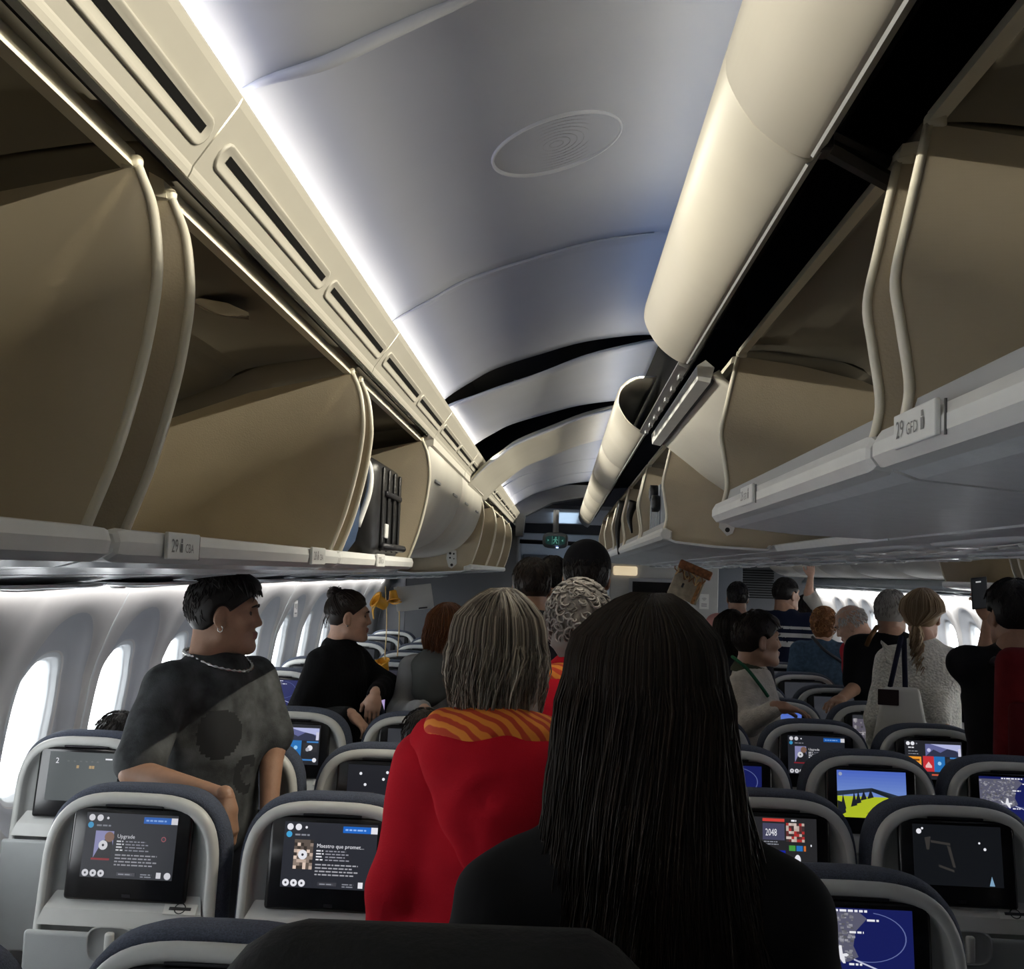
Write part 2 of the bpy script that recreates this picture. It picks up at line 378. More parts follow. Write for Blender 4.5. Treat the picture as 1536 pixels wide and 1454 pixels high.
# ---- covers between bins and ceiling
lv = empty('trim_2', kind='structure'); rv = empty('trim_3', kind='structure')
LPROF = [(.484, .488), (.482, .476), (.477, .474), (.4735, .481), (.472, .486), (.4715, .4885), (.418, .567), (.4135, .577), (.417, .584), (.43, .586)]
RPROF = smoothpath([(.300, .520), (.281, .502), (.25, .514), (.215, .543), (.188, .585), (.180, .62), (.193, .665), (.24, .700), (.32, .708)], 4)
def slot_part(y0, y1, parent, sgnx=-1, off=0.):
    A = Vector((.4715, .4895)); B = Vector((.418, .567)); d = (B-A).normalized(); nrm = Vector((-d.y, -d.x))  # toward the aisle (a decreasing)
    nrm = Vector((-abs(d.y), -abs(d.x)))
    L = (B-A).length; sc = .40*L
    def rr(inset, dep, hw):
        pts = []; r = max(.002, hw-inset); yy0, yy1 = y0+inset, y1-inset; k = 6
        for i in range(k+1):
            a = -math.pi/2+math.pi*i/k; pts.append((yy1-r+r*math.cos(a), r*math.sin(a)))
        for i in range(k+1):
            a = math.pi/2+math.pi*i/k; pts.append((yy0+r+r*math.cos(a), r*math.sin(a)))
        out = []
        for y, s in pts:
            p = A+d*(sc+s)+nrm*dep; out.append((sgnx*p.x+off, y, CAMZ+p.y))
        return out
    rim = MB().loft([rr(0, -.001, .021), rr(.001, .003, .021), rr(.004, .0035, .021), rr(.008, .001, .021)], True, False, True)
    o = rim.build('air_slot_frame', MT['valance'], parent, True)
    sl = MB()
    p = [A+d*(sc+s) for s in (-.004, .0075)]; q = [pp+nrm*.0018 for pp in p]
    sl.add([(sgnx*q[0].x+off, y0+.03, CAMZ+q[0].y), (sgnx*q[0].x+off, y1-.02, CAMZ+q[0].y), (sgnx*q[1].x+off, y1-.02, CAMZ+q[1].y), (sgnx*q[1].x+off, y0+.03, CAMZ+q[1].y)], [(0, 1, 2, 3)])
    sl.build('air_slot', MT['slot'], o)
for k in range(-2, 8):
    y0, y1 = 1.27+1.3*k, 1.27+1.3*(k+1)
    if k == 3: dz = -.004
    pr = [(-a, CAMZ+z) for a, z in LPROF]
    if y0 > YB-.2:
        o = mkobj('valance_panel', *extr(offset_sheet(pr, .006), max(y0, YB)+.002, y1-.002), MT['valance'], lv)
        for s in range(2): slot_part(y0+.03+.64*s, y0+.03+.64*s+.615, lv)
    # the cover between 2.5 m and 3.75 m on the centre bins has come off
    pr = [(a, CAMZ+z) for a, z in RPROF]
    if k != 1:
        ya, yb = (1.25+1.25*k, 1.25+1.25*(k+1)) if k < 1 else (3.75+1.3*(k-2), 3.75+1.3*(k-1))
        if yb > YB and ya < 10.4:
            o = mkobj('valance_panel', *extr(offset_sheet(pr, -.008), max(ya, YB)+.003, yb-.003), MT['valance'], rv, True)
            mb = MB().ext(offset_sheet([(a, CAMZ+z-.0015) for a, z in [(.283, .5005), (.300, .5185)]], .004), max(ya, YB)+.012, yb-.012)
            mb.build('valance_flange', MT['bin_grey'], o)
    # far aisle
    for f, PR in ((lambda a: 2*CX-a, RPROF), (lambda a: 2*CX+a, LPROF)):
        if k >= 1: mkobj('valance_panel', *extr(offset_sheet([(f(a), CAMZ+z) for a, z in PR], .006), y0+.002, y1-.002), MT['valance'], rv, True)
# far aisle ceiling
arc2 = [(2*CX-x, CAMZ+z) for x, z in ARC]
mkobj('ceiling_panel', *extr(offset_sheet(arc2, .012), 2, 10.45), MT['ceiling'], ceil, True)
# black sheets added behind the covers to keep lamp light out of the gaps
for nm, pr in (('blackout_left', [(-.500, .482), (-.497, .57), (-.545, .58)]), ('blackout_centre', [(.36, .93), (.335, .70), (.322, .55)]), ('blackout_far', [(2*CX-.36, .93), (2*CX-.325, .7), (2*CX-.318, .55)])):
    tag(mkobj(nm, *extr(offset_sheet([(x, CAMZ+z) for x, z in pr], .004), YB, 10.4), MT['black']), kind='structure')
# metal rail laid bare where the cover is missing
rl = MB().ext([(.262, CAMZ+.50), (.286, CAMZ+.49), (.292, CAMZ+.505), (.268, CAMZ+.516)], 2.5, 3.72)
for q in range(7): rl.box((.279, 2.6+.17*q, CAMZ+.488), (.012, .03, .012), .002)
tag(rl.build('mounting_rail', MT['steel']), 'bare metal rail where the cream cover is missing', 'rail')
# ------------------------------------------------------------------ overhead bins
BL = dict(front=[(.542, .034), (.512, .122), (.49, .217), (.48, .288), (.478, .343), (.488, .41), (.508, .458)],
          back=[(.75, .405), (.963, .328), (1.08, .22), (1.12, .1), (1.05, .02), (.99, -.02), (.90, -.031), (.74, -.022), (.60, -.012)],
          shell=[(.53, .507), (.60, .503), (.78, .47), (.84, .43), (1.00, .36), (1.14, .24)], trim=[(.512, .456), (.534, .460), (.537, .49), (.518, .48)],
          floor=[(.57, .012), (.62, .002), (1.0, .008), (1.09, .06), (1.13, .16), (1.14, .24)],
          rail=[(.545, .036), (.532, .034), (.527, .02), (.53, .004), (.545, -.006), (.575, -.006), (.585, .0), (.585, .02)],
          closed=[(.492, .478), (.486, .40), (.498, .32), (.54, .22), (.63, .125), (.78, .07), (1.05, .05)], ctop=(.495, .480), lip=None)
BC = dict(front=[(.372, .168), (.379, .194), (.382, .227), (.372, .294), (.366, .344), (.379, .412), (.402, .522)],
          back=[(.55, .502), (.69, .47), (.85, .40), (.96, .33), (.99, .24), (.93, .16), (.755, .115), (.74, .106), (.55, .112), (.42, .124)],
          shell=[(.42, .545), (.50, .545), (.68, .52), (.74, .48), (.90, .41), (1.0, .30)], trim=[(.400, .524), (.424, .532), (.426, .546), (.405, .542)],
          floor=[(.40, .158), (.45, .142), (.88, .145), (.96, .19), (1.0, .26), (1.0, .30)],
          rail=[(.378, .176), (.36, .174), (.352, .16), (.352, .145), (.362, .132), (.385, .129), (.4, .136), (.4, .165)],
          closed=[(.352, .492), (.372, .465), (.45, .405), (.53, .345), (.66, .27), (.85, .22)], ctop=(.335, .505), lip=[(.382, .172), (.392, .205)])
SIDE = {'L': (lambda a: -a, BL), 'CL': (lambda a: a, BC), 'CR': (lambda a: 2*CX-a, BC), 'R': (lambda a: 2*CX+a, BL)}
def flat_text(s, size, origin, ex, ez, nrm, name, m, parent):
    """lettering on a surface: ex/ez directions, stands .4 mm proud"""
    V, Fc, w = textgeo(s, size); o = Vector(origin); ex = Vector(ex); ez = Vector(ez); nrm = Vector(nrm)
    return mkobj(name, [o+ex*v[0]+ez*v[1]+nrm*.0006 for v in V], Fc, m, parent)
def rail_label(side, y, number, seats, parent, flip):
    """small raised plate with row number, seat icon and letters on the rail"""
    f, B = SIDE[side]; sg = 1 if f(1) > f(0) else -1
    a0 = B['rail'][2][0]-.002; z0, z1 = B['rail'][3][1]-.004, B['rail'][0][1]+.001
    mb = MB().box((f(a0-.001), y, CAMZ+(z0+z1)/2), (.006, .125, z1-z0), .002)
    pl = mb.build('row_plate', MT['rail'], parent)
    dy = -1 if sg > 0 else 1                         # text runs left to right seen from the aisle
    ex = (0, dy, 0); nr = (-sg, 0, 0); zt = CAMZ+z0+.010
    x = f(a0-.0042)
    parts = [(number, .026), ('i', 0), (seats, .018)] if not flip else [(number, .026), (seats, .018), ('i', 0)]
    pos = -.052
    for s, sz in parts:
        if s == 'i':
            ic = MB(); c = Vector((x-sg*.0006, y+dy*(pos+.006), zt))
            q = lambda u, v, w, h: ic.add([(c.x, c.y+dy*u, c.z+v), (c.x, c.y+dy*(u+w), c.z+v), (c.x, c.y+dy*(u+w), c.z+v+h), (c.x, c.y+dy*u, c.z+v+h)], [(0, 1, 2, 3)])
            q(-.0045, 0, .009, .012); q(-.003, .013, .006, .006)
            ic.build('seat_icon', MT['ink_grey'], pl); pos += .02
        else:
            flat_text(s, sz, (x, y+dy*pos, zt), ex, (0, 0, 1), nr, 'lettering', MT['ink_grey'], pl); pos += textgeo(s, sz)[2]+.008
def bracket(side, y, parent):
    f, B = SIDE[side]; a, z = (.66, .035) if B is BL else (.60, .185)
    mb = MB(); pts = [(a-.03, z), (a, z-.03), (a+.02, z-.02), (a+.035, z+.03), (a+.03, z+.085), (a-.025, z+.08)]
    mb.add([(f(p), y, CAMZ+q) for p, q in pts]+[(f(p), y-.006, CAMZ+q) for p, q in pts], [tuple(range(6)), tuple(range(11, 5, -1))]+[(i, (i+1) % 6, 6+(i+1) % 6, 6+i) for i in range(6)])
    mb.build('pivot_bracket', MT['rail'], parent)
    for p, q, r in ((a-.01, z+.06, .006), (a+.012, z+.062, .008), (a+.012, z+.035, .006), (a-.012, z+.03, .004), (a, z-.008, .009)):
        h = MB(); h.add([(f(p)+r*math.cos(t), y-.0075, CAMZ+q+r*math.sin(t)) for t in np.linspace(0, 2*math.pi, 10)[:-1]], [tuple(range(9))])
        h.build('bracket_hole', MT['ink'], parent)
def make_bin(side, k, state, label, plates=(), near_bracket=False):
    f, B = SIDE[side]; y0, y1 = ST[k], ST[k]+1.3; g_ = .055
    fx = lambda pr: [(f(a), CAMZ+z) for a, z in pr]
    root = empty('overhead_bin', (f(B['front'][0][0]), y0, CAMZ), label, 'overhead bin', None)
    inv = Matrix.Translation(-root.location)
    def fin(o):
        if o.parent == root: o.matrix_parent_inverse = inv
        return o
    sm = smoothpath(B['shell'], 3)
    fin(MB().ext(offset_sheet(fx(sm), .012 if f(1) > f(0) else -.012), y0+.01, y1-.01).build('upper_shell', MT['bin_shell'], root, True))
    tr = fin(MB().ext(fx(B['trim']), y0+.045, y1-.045).build('header_trim', MT['trim'], root))
    if state == 'open':
        fr = smoothpath(B['front'], 4)
        poly = fx(fr)+fx(B['back'])
        for s, yy in enumerate((y0+g_, y1-g_)):
            V, Fc = extr(poly, yy-.006, yy+.006)
            sp = fin(mkobj('side_panel', V, Fc, MT['bin_liner'] if k < 1 else MT['bin_liner_flat'], root))
            # pale edge trim round the front of the panel
            V, Fc = loftgeo([[(f(a+da), yy+dy, CAMZ+z) for da, dy in ((.004, -.0075), (-.004, -.0065), (-.0055, 0), (-.004, .0065), (.004, .0075))] for a, z in fr], True, True, True)
            et = fin(mkobj('edge_trim', V, Fc, MT['trim'], sp, True))
            if s == 0 and near_bracket:
                bracket(side, yy-.007, sp)
            # moulded corner where trim meets header
            top = fr[-1]; fin(MB().box((f(top[0]+.008), yy, CAMZ+top[1]+.004), (.024, .017, .018), .005).build('trim_corner', MT['trim'], sp, True))
        fl = smoothpath(B['floor'], 3)
        fin(MB().ext(offset_sheet(fx(fl), .006), y0+g_, y1-g_).build('bin_tray', MT['bin_liner_flat'], root, True))
        hb = [(.565, -.004), (.60, -.014), (.74, -.024), (.90, -.034), (.99, -.028)] if B is BL else [(.385, .131), (.41, .122), (.55, .110), (.74, .104), (.755, .12)]
        fin(MB().ext(offset_sheet(fx(hb), .008 if f(1) > f(0) else -.008), y0+.008, y1-.008).build('bucket_bottom', MT['hull'] if B is BC else MT['psu'], root))
        pr = fx(B['rail']); cx = sum(p[0] for p in pr)/len(pr); cz = sum(p[1] for p in pr)/len(pr)
        sh = lambda s: [(cx+(p[0]-cx)*s, cz+(p[1]-cz)*s) for p in pr]
        ra = fin(MB().loft([[(x, y, z) for x, z in sh(s)] for y, s in ((y0+.008, .72), (y0+.014, .9), (y0+.03, 1), (y1-.03, 1), (y1-.014, .9), (y1-.008, .72))], True, True, True).build('rail', MT['rail'], root))
        if B['lip']: fin(MB().ext(offset_sheet(fx(B['lip']), .004), y0+g_+.01, y1-g_-.01).build('inner_lip', MT['bin_grey'], root))
        for q, num, seats, flip in plates:
            rail_label(side, q, num, seats, ra, flip)
            sm_y = q+(.075 if side == 'L' else -.075)
            MB().box((f(B['rail'][2][0]-.0005), sm_y, CAMZ+(B['rail'][2][1])-.003), (.002, .003, .034)).build('rail_seam', MT['rail_gap'], ra)
    else:
        cl = smoothpath(B['closed'], 5)
        fc = fin(MB().ext(offset_sheet(fx(cl), .02 if f(1) > f(0) else -.02), y0+.012, y1-.012).build('bin_face', MT['face'], root, True))
        # rail of the raised bucket and the latch slit
        ca, cz = B['ctop']
        pr = fx([(ca-.018, cz-.03), (ca+.012, cz-.036), (ca+.022, cz+.002), (ca+.0, cz+.02), (ca-.02, cz+.006)])
        ra = fin(MB().ext(pr, y0+.01, y1-.01).build('rail', MT['rail'] if B is BC else MT['face'], root))
        for q in (y0+.3, y1-.3):
            i = 9; a, z = cl[i]
            fin(MB().box((f(a-.004 if B is BL else ca-.012), q, CAMZ+(z if B is BL else cz-.012)), (.008, .16, .012), .003).build('latch', MT['bin_grey'] if B is BL else MT['rail'], fc))
        if B is BC:
            fin(MB().ext(fx([(.345, .478), (.357, .470), (.36, .478), (.35, .486)]), y0+.03, y1-.03).build('seam', MT['rail_gap'], fc))
        else:
            fin(MB().ext(fx([(cl[1][0]-.002, cl[1][1]), (cl[1][0]+.004, cl[1][1]+.006), (cl[1][0]+.006, cl[1][1]-.004)]), y0+.03, y1-.03).build('seam', MT['rail'], fc))
    return root
num = lambda y: None
make_bin('L', 0, 'open', 'nearest open taupe bin on the window side, before the row 29 plate')
BIN1 = make_bin('L', 1, 'open', 'open taupe bin with the 29 row plate on its white rail, window side', [(1.46, '29', 'CBA', False), (2.29, '28', 'CBA', False)])
make_bin('L', 2, 'open', 'open bin holding the black suitcase and blue bag', [(3.1, '27', 'CBA', False)])
make_bin('L', 3, 'closed', 'closed cream bin right after the bin holding the black suitcase')
make_bin('L', 4, 'closed', 'second closed cream bin beyond the black suitcase, beside the dropped ceiling panel')
make_bin('L', 5, 'open', 'open bin with a pivot bracket on its end wall, past the closed cream bins', near_bracket=True)
for k in (6, 7): make_bin('L', k, 'open', ['second open bin past the closed cream bins on the window side', 'last open bin on the window side before the dark monument'][k-6])
make_bin('CL', 0, 'open', 'open centre bin with GFD lettering on its white rail', [(1.07, '29', 'GFD', True)])
make_bin('CL', 1, 'open', 'second open centre bin beside the black strut, smaller row plate on its rail', [(2.03, '28', 'GFD', True)])
make_bin('CL', 2, 'closed', 'closed centre bin with white rail up under the missing cover')
make_bin('CL', 3, 'open', 'open centre bin holding the grey suitcase with wheels, past the closed centre bin', near_bracket=True)
make_bin('CL', 4, 'open', 'first open centre bin past the grey suitcase')
for k in (5, 6, 7): make_bin('CL', k, 'open', ['open centre bin with a long black strap hanging over its rail', 'open centre bin just past the long hanging black strap', 'last open centre bin before the grey bulkhead'][k-5])
for k in (1, 2, 3): make_bin('CR', k, 'closed', ['closed centre bin facing the far aisle, over the sitting rows', 'closed centre bin facing the far aisle, in the middle of three', 'closed centre bin facing the far aisle, before the open bracketed one'][k-1])
make_bin('CR', 4, 'open', 'open bin with bracketed end wall facing the far aisle', near_bracket=True)
for k in (5, 6): make_bin('CR', k, 'closed', ['closed bin facing the far aisle, past the open bracketed one', 'closed bin facing the far aisle, before the far open one'][k-5])
make_bin('CR', 7, 'open', 'far open cream bin with bracket beside the hanging oxygen panel', near_bracket=True)
for k in (4, 5): make_bin('R', k, 'open', ['open brown bin over the far windows, before the two pale trims', 'open brown bin over the far windows, past the two pale trims'][k-4])
ST += [ST[-1]+1.3, ST[-1]+2.6, ST[-1]+3.9]
for k in range(6, 11): make_bin('R', k, 'closed', ['closed white bin over the far windows, next to the brown open bin', 'second closed white bin past the brown open bin, far windows', 'third closed white bin past the brown open bin', 'fourth closed white bin past the brown open bin', 'last closed white bin over the far windows'][k-6])

# hinge strut on the centre bins
a = P(1228, 214, 1.27); b = P(1352, 283, 1.36)
mb = MB(); d = (b-a).normalized()
mb.tube([a, b], .012, 6); mb.tube([a+Vector((0, 0, .018)), b+Vector((.01, 0, .022))], .008, 6); mb.box(a, (.03, .04, .03), .005)
tag(mb.build('hinge_strut', MT['dark_metal']), 'black hinge strut in the dark gap above the centre bins', 'strut')
# clear lamp lens on the shell inside the open left bin
lens = MB(); q0 = Vector((-.665, 1.99, CAMZ+.484))
lens.loft([[q0+Vector((sx*.055*k, sy*.075*k, -.001-.014*(1-k)-.02*(sx*.055*k)/.055*.35)) for sx, sy in ((-1, -.5), (-.3, -1), (.6, -.9), (1, -.1), (.6, .9), (-.3, 1), (-1, .5))] for k in (1, .92, .6, .2)], True, False, True)
lo_ = lens.build('lamp_lens', mat('lamp_lens', (.30, .27, .22), .12, coat=.5), BIN1, True); lo_.matrix_parent_inverse = Matrix.Translation(-BIN1.location)

# ---- undersides and passenger service units
def underside(side, y0, y1):
    f, B = SIDE[side]
    if B is BL: pr = [(1.05, .06), (1.0, .0), (1.0, -.022), (1.01, -.04), (1.35, -.085), (1.66, -.10), (1.70, -.09)]
    else: pr = [(.76, .125), (.77, .104), (.86, .098), (1.09, .096)]
    return extr(offset_sheet([(f(a), CAMZ+z) for a, z in pr], .01 if f(1) > f(0) else -.01), y0, y1)
for side, n, ks in (('L', 'trim_4', range(0, 8)), ('CL', 'trim_5', range(0, 8)), ('CR', 'trim_6', range(1, 8)), ('R', 'trim_7', range(2, 11))):
    root = empty(n, kind='structure'); f, B = SIDE[side]
    for k in ks:
        mkobj('underside_panel', *underside(side, ST[k]+.004, ST[k]+1.296), MT['hull'] if B is BC else MT['psu'], root, False)
    y = ST[ks[0]]+.1; yend = ST[ks[-1]]+1.2; q = 0
    while y < yend:
        # service unit: domed oblong with reading lights, raised ribs and a mask flap
        ac, az = (1.18, -.062) if B is BL else (.93, .099)
        w = .11 if B is BL else .085; mb = MB(); L_ = .56
        loops = []
        for s, dz in ((1, 0), (.97, -.005), (.86, -.010), (.6, -.013)):
            loops.append([(f(ac+(w*s)*math.copysign(abs(math.cos(t))**.5, math.cos(t))), y+L_/2+(L_/2*(s+.02))*math.copysign(abs(math.sin(t))**.35, math.sin(t)), CAMZ+az+dz) for t in np.linspace(0, 2*math.pi, 28)[:-1]])
        mb.loft(loops, True, False, True); o = mb.build('service_unit', MT['psu'], root, True)
        for j, yy in enumerate((.12, .22, .32)):
            V, Fc = tubegeo([(f(ac-.02), y+yy, CAMZ+az-.006), (f(ac-.02), y+yy, CAMZ+az-.018)], [.026, .018], 12)
            mkobj('reading_light', V, Fc, MT['rail'], o, True)
        mkobj('mask_flap', *(lambda m: (m.V, m.F))(MB().box((f(ac+.05), y+.38, CAMZ+az-.014), (.07, .2, .004), .002)), MT['hull'], o)
        for rz in (-.6, .6):
            mkobj('unit_rib', *(lambda m: (m.V, m.F))(MB().tube([(f(ac+w*rz), y+.05, CAMZ+az-.008), (f(ac+w*rz*.9), y+.2, CAMZ+az-.013), (f(ac+w*rz), y+L_-.04, CAMZ+az-.008)], .004, 6)), MT['rail'], o, True)
        y += .65; q += 1
led = P(1262, 777, 3.4)
# ------------------------------------------------------------------ seats
SEATW = .49
TILT = .13                     # seat backs lean: top further forward than the table edge
def seat_outline(inset, zb=.60, ztop=1.15, hw=.227, n=14):
    """rear outline of the shell, from bottom left over the arched top to bottom right, as (x, z)"""
    pts = []; zc = .93; h = ztop-zc
    for i in range(7): z = zb+inset+(zc-zb-inset)*i/7; pts.append((-(hw-inset)-.004*max(0, (zc-z)/.35), z))
    e = 3.3
    for i in range(2*n+1):
        t = math.pi-math.pi*i/(2*n); c, s = math.cos(t), math.sin(t)
        pts.append(((hw-inset)*math.copysign(abs(c)**(2/e), c), zc+(h-inset)*abs(s)**(2/e)))
    for i in range(7): z = zc+(zb+inset-zc)*(i+1)/7; pts.append(((hw-inset)+.004*max(0, (zc-z)/.35), z))
    return pts
def ty(z): return (z-.60)*TILT
def make_seat_meshes():
    D = {}
    def keep(name, mb, m, smooth=False, mats=None):
        o = mb.build(name, m, None, smooth, mats); me = o.data; bpy.data.objects.remove(o); D[name] = me
    # navy cushion: padded body in front of the shell, wrapping past its edges
    lo = []
    for ins, y in ((.020, .030), (-.002, .020), (-.012, .040), (-.014, .075), (-.006, .115), (.02, .145), (.07, .155)):
        lo.append([(x, y+ty(z), z) for x, z in seat_outline(ins, .50)])
    keep('back_cushion', MB().loft(lo, True, True, True), MT['blue'], True)
    # grey shell: rim proud of a recessed bay
    lo = []
    for ins, y in ((.006, .03), (.0, .012), (.002, .0), (.008, -.008), (.018, -.010), (.025, -.006), (.034, .010), (.046, .021)):
        lo.append([(x, y+ty(z), z) for x, z in seat_outline(ins)])
    mb = MB(); V, Fc = loftgeo(lo, True, True, True); n = len(lo[0]); mb.add(V, Fc)
    mb.M = [1 if 1 <= i//n <= 4 else 0 for i in range(n*7)]+[0]*2
    keep('seat_shell', mb, None, True, [MT['shell'], MT['shell_rim']])
    # ledge under the monitor
    mb = MB(); mb.loft([[(-.185, .02+ty(.9), .905), (.185, .02+ty(.9), .905)], [(-.20, -.012+ty(.87), .872), (.20, -.012+ty(.87), .872)], [(-.212, -.020+ty(.83), .835), (.212, -.020+ty(.83), .835)], [(-.212, .01+ty(.83), .833), (.212, .01+ty(.83), .833)]], False)
    keep('ledge', mb, MT['shell_rim'], False)
    # monitor
    rot = Matrix.Rotation(-math.atan(TILT)-.03, 3, 'X')
    keep('monitor', MB().box((0, 0, 0), (.312, .022, .226), .010, 3, rot), MT['bezel'], True)
    # display pane, flat, in monitor space
    keep('display', MB().add([rot @ Vector(p) for p in ((-.118, -.0118, -.058), (.118, -.0118, -.058), (.118, -.0118, .098), (-.118, -.0118, .098))], [(0, 1, 2, 3)]), MT['display'])
    D['rot'] = rot
    keep('socket', MB().box(rot @ Vector((.006, -.0118, -.098)), (.022, .002, .008), .001), MT['dark_metal'])
    # tray table with its turn latch
    mb = MB(); mb.box((0, -.022+ty(.66), .655), (.452, .02, .35), .012, 3); keep('tray_table', mb, MT['tray'], True)
    mb = MB()
    lo = [[(r*math.copysign(abs(math.cos(t))**.6, math.cos(t))*.062, y, .808+r*math.copysign(abs(math.sin(t))**.6, math.sin(t))*.045) for t in np.linspace(0, 2*math.pi, 25)[:-1]] for r, y in ((1, -.033), (.96, -.037), (.9, -.034), (.86, -.028))]
    mb.loft(lo, True, False, True); keep('latch_recess', mb, MT['shell'], True)
    keep('latch', MB().box((0, -.044, .808), (.022, .02, .068), .006, 2), MT['shell_rim'], True)
    keep('coat_strip', MB().box((0, -.001+ty(1.117), 1.119), (.15, .01, .006), .002), MT['dark_metal'])
    # placard: no smoking sign
    keep('placard', MB().box((.145, -.007+ty(.888), .8805), (.085, .004, .030), .004, 2, Matrix.Rotation(-.82, 3, 'X')), MT['placard'])
    pm = MB(); c = Vector((.145, -.009+ty(.888), .8829)); rx = Matrix.Rotation(-.82, 3, 'X')
    pm.box(c, (.055, .001, .008), 0, 1, rx)
    for k in range(16):
        t0, t1 = 2*math.pi*k/16, 2*math.pi*(k+1)/16
        q = lambda r, t: c+rx @ Vector((r*math.cos(t), -.001, r*math.sin(t)))
        pm.add([q(.015, t0), q(.015, t1), q(.012, t1), q(.012, t0)], [(0, 1, 2, 3)])
    keep('placard_print', pm, MT['ink'])
    keep('seat_cushion', MB().box((0, .36, .42), (.45, .42, .14), .045, 3), MT['blue'], True)
    mb = MB(); mb.box((0, .34, .33), (.44, .44, .04), .01); mb.box((-.15, .16, .16), (.035, .05, .32), .008); mb.box((.15, .16, .16), (.035, .05, .32), .008); mb.box((-.15, .5, .16), (.035, .05, .32), .008); mb.box((.15, .5, .16), (.035, .05, .32), .008)
    keep('seat_base', mb, MT['dark_metal'])
    keep('armrest', MB().box((-.233, .32, .62), (.022, .36, .05), .014, 2), MT['shell'], True)
    return D
SM = make_seat_meshes()
MON_LOC = Vector((0, .002+ty(1.0), 1.003))
class Scr:
    """flat coloured picture on a seat display; u, v in 0..1 from the lower left"""
    def __init__(s): s.V = []; s.F = []; s.C = []; s.lay = 0
    def pt(s, u, v): return SM['rot'] @ Vector((-.118+.236*u, -.0122-.0001*s.lay, -.058+.156*v))
    def poly(s, pts, col):
        s.lay += 1; b = len(s.V); s.V += [s.pt(*p) for p in pts]; s.F.append(tuple(range(b, b+len(pts)))); s.C.append(col); return s
    def rect(s, u, v, w, h, col): return s.poly([(u, v), (u+w, v), (u+w, v+h), (u, v+h)], col)
    def disc(s, u, v, r, col, n=14): return s.poly([(u+r*.66*math.cos(t), v+r*math.sin(t)) for t in np.linspace(0, 2*math.pi, n+1)[:-1]], col)
    def text(s, u, v, size, t, col):
        s.lay += 1; V, Fc, w = textgeo(t, size); b = len(s.V); s.V += [s.pt(u+x*.66, v+y) for x, y in V]; s.F += [tuple(i+b for i in f) for f in Fc]; s.C += [col]*len(Fc); return s
    def lines(s, u, v, w, n, dv, col, h=.012, rnd=None):
        rn = random.Random(rnd or int(u*1000+v*77))
        for k in range(n):
            x = u; end = u+w*rn.uniform(.75, 1)
            while x < end:
                l = rn.uniform(.02, .07); s.rect(x, v-k*dv, min(l, end-x), h, col); s.lay -= 1; x += l+.012
            s.lay += 1
        return s
    def build(s, parent):
        o = mkobj('screen_picture', s.V, s.F, MT['gfx'], parent); me = o.data
        at = me.color_attributes.new('Col', 'FLOAT_COLOR', 'CORNER'); k = 0
        for p, c in zip(me.polygons, s.C):
            for li in p.loop_indices: at.data[li].color = (*c, 1)
        return o
WHT = (.8, .8, .85); BLU = (.02, .16, .6); GRY = (.25, .26, .3)
def scr_movie(title, dim=1., poster=0):
    s = Scr(); w = tuple(x*dim for x in WHT); s.rect(0, 0, 1, 1, tuple(x*dim for x in (.022, .024, .032)))
    s.disc(.06, .92, .052, w).disc(.15, .92, .052, w).disc(.235, .92, .02, w)
    s.disc(.055, .805, .048, (.05*dim, .35*dim, .65*dim)).lines(.12, .79, .2, 1, .05, tuple(x*dim for x in GRY), .025)
    s.rect(.63, .86, .30, .10, tuple(x*dim for x in (.01, .13, .55))).lines(.655, .895, .25, 1, .1, tuple(x*dim for x in (.3, .5, .9)), .025)
    s.rect(.93, .86, .07, .10, w)
    if poster == 0:
        s.rect(.12, .30, .20, .42, tuple(x*dim for x in (.30, .30, .55))); s.poly([(.12, .30), (.20, .55), (.24, .60), (.30, .62), (.32, .5), (.32, .30)], tuple(x*dim for x in (.02, .02, .025)))
        s.disc(.275, .63, .08, tuple(x*dim for x in (.25, .14, .10))); s.rect(.10, .27, .2, .03, tuple(x*dim for x in (.3, .02, .03)))
    else:
        rn = random.Random(5)
        for i in range(6):
            for j in range(9): s.rect(.12+.034*i, .28+.05*j, .034, .05, (lambda q: tuple(x*dim*q for x in (.75, .58, .48)))(rn.choice([.05, .15, .35, .7, 1]))); s.lay -= 1
        s.lay += 1
    s.disc(.215, .50, .075, w).disc(.215, .50, .02, (.02, .02, .03))
    s.text(.36, .62, .085, title, w)
    s.lines(.36, .56, .09, 4, .045, w, .02, 3).lines(.46, .56, .27, 4, .045, tuple(x*dim for x in (.3, .3, .35)), .018, 4)
    s.lines(.36, .35, .48, 4, .05, tuple(x*dim for x in (.38, .38, .42)), .02, 6)
    s.disc(.06, .07, .055, w).disc(.145, .07, .055, w).disc(.23, .07, .055, w).disc(.95, .07, .055, w)
    for x in (.06, .145, .23): s.disc(x, .07, .018, (.05, .05, .06))
    s.rect(.40, .045, .20, .055, (.05, .05, .06)).lines(.42, .06, .16, 1, .05, GRY, .018); s.lines(.66, .07, .15, 2, .035, GRY, .016, 8); s.rect(.83, .03, .05, .09, w)
    if poster == 0: s.disc(.87, .63, .04, (.45*dim, .12*dim, .14*dim)).disc(.87, .63, .028, (.03, .03, .04))
    return s
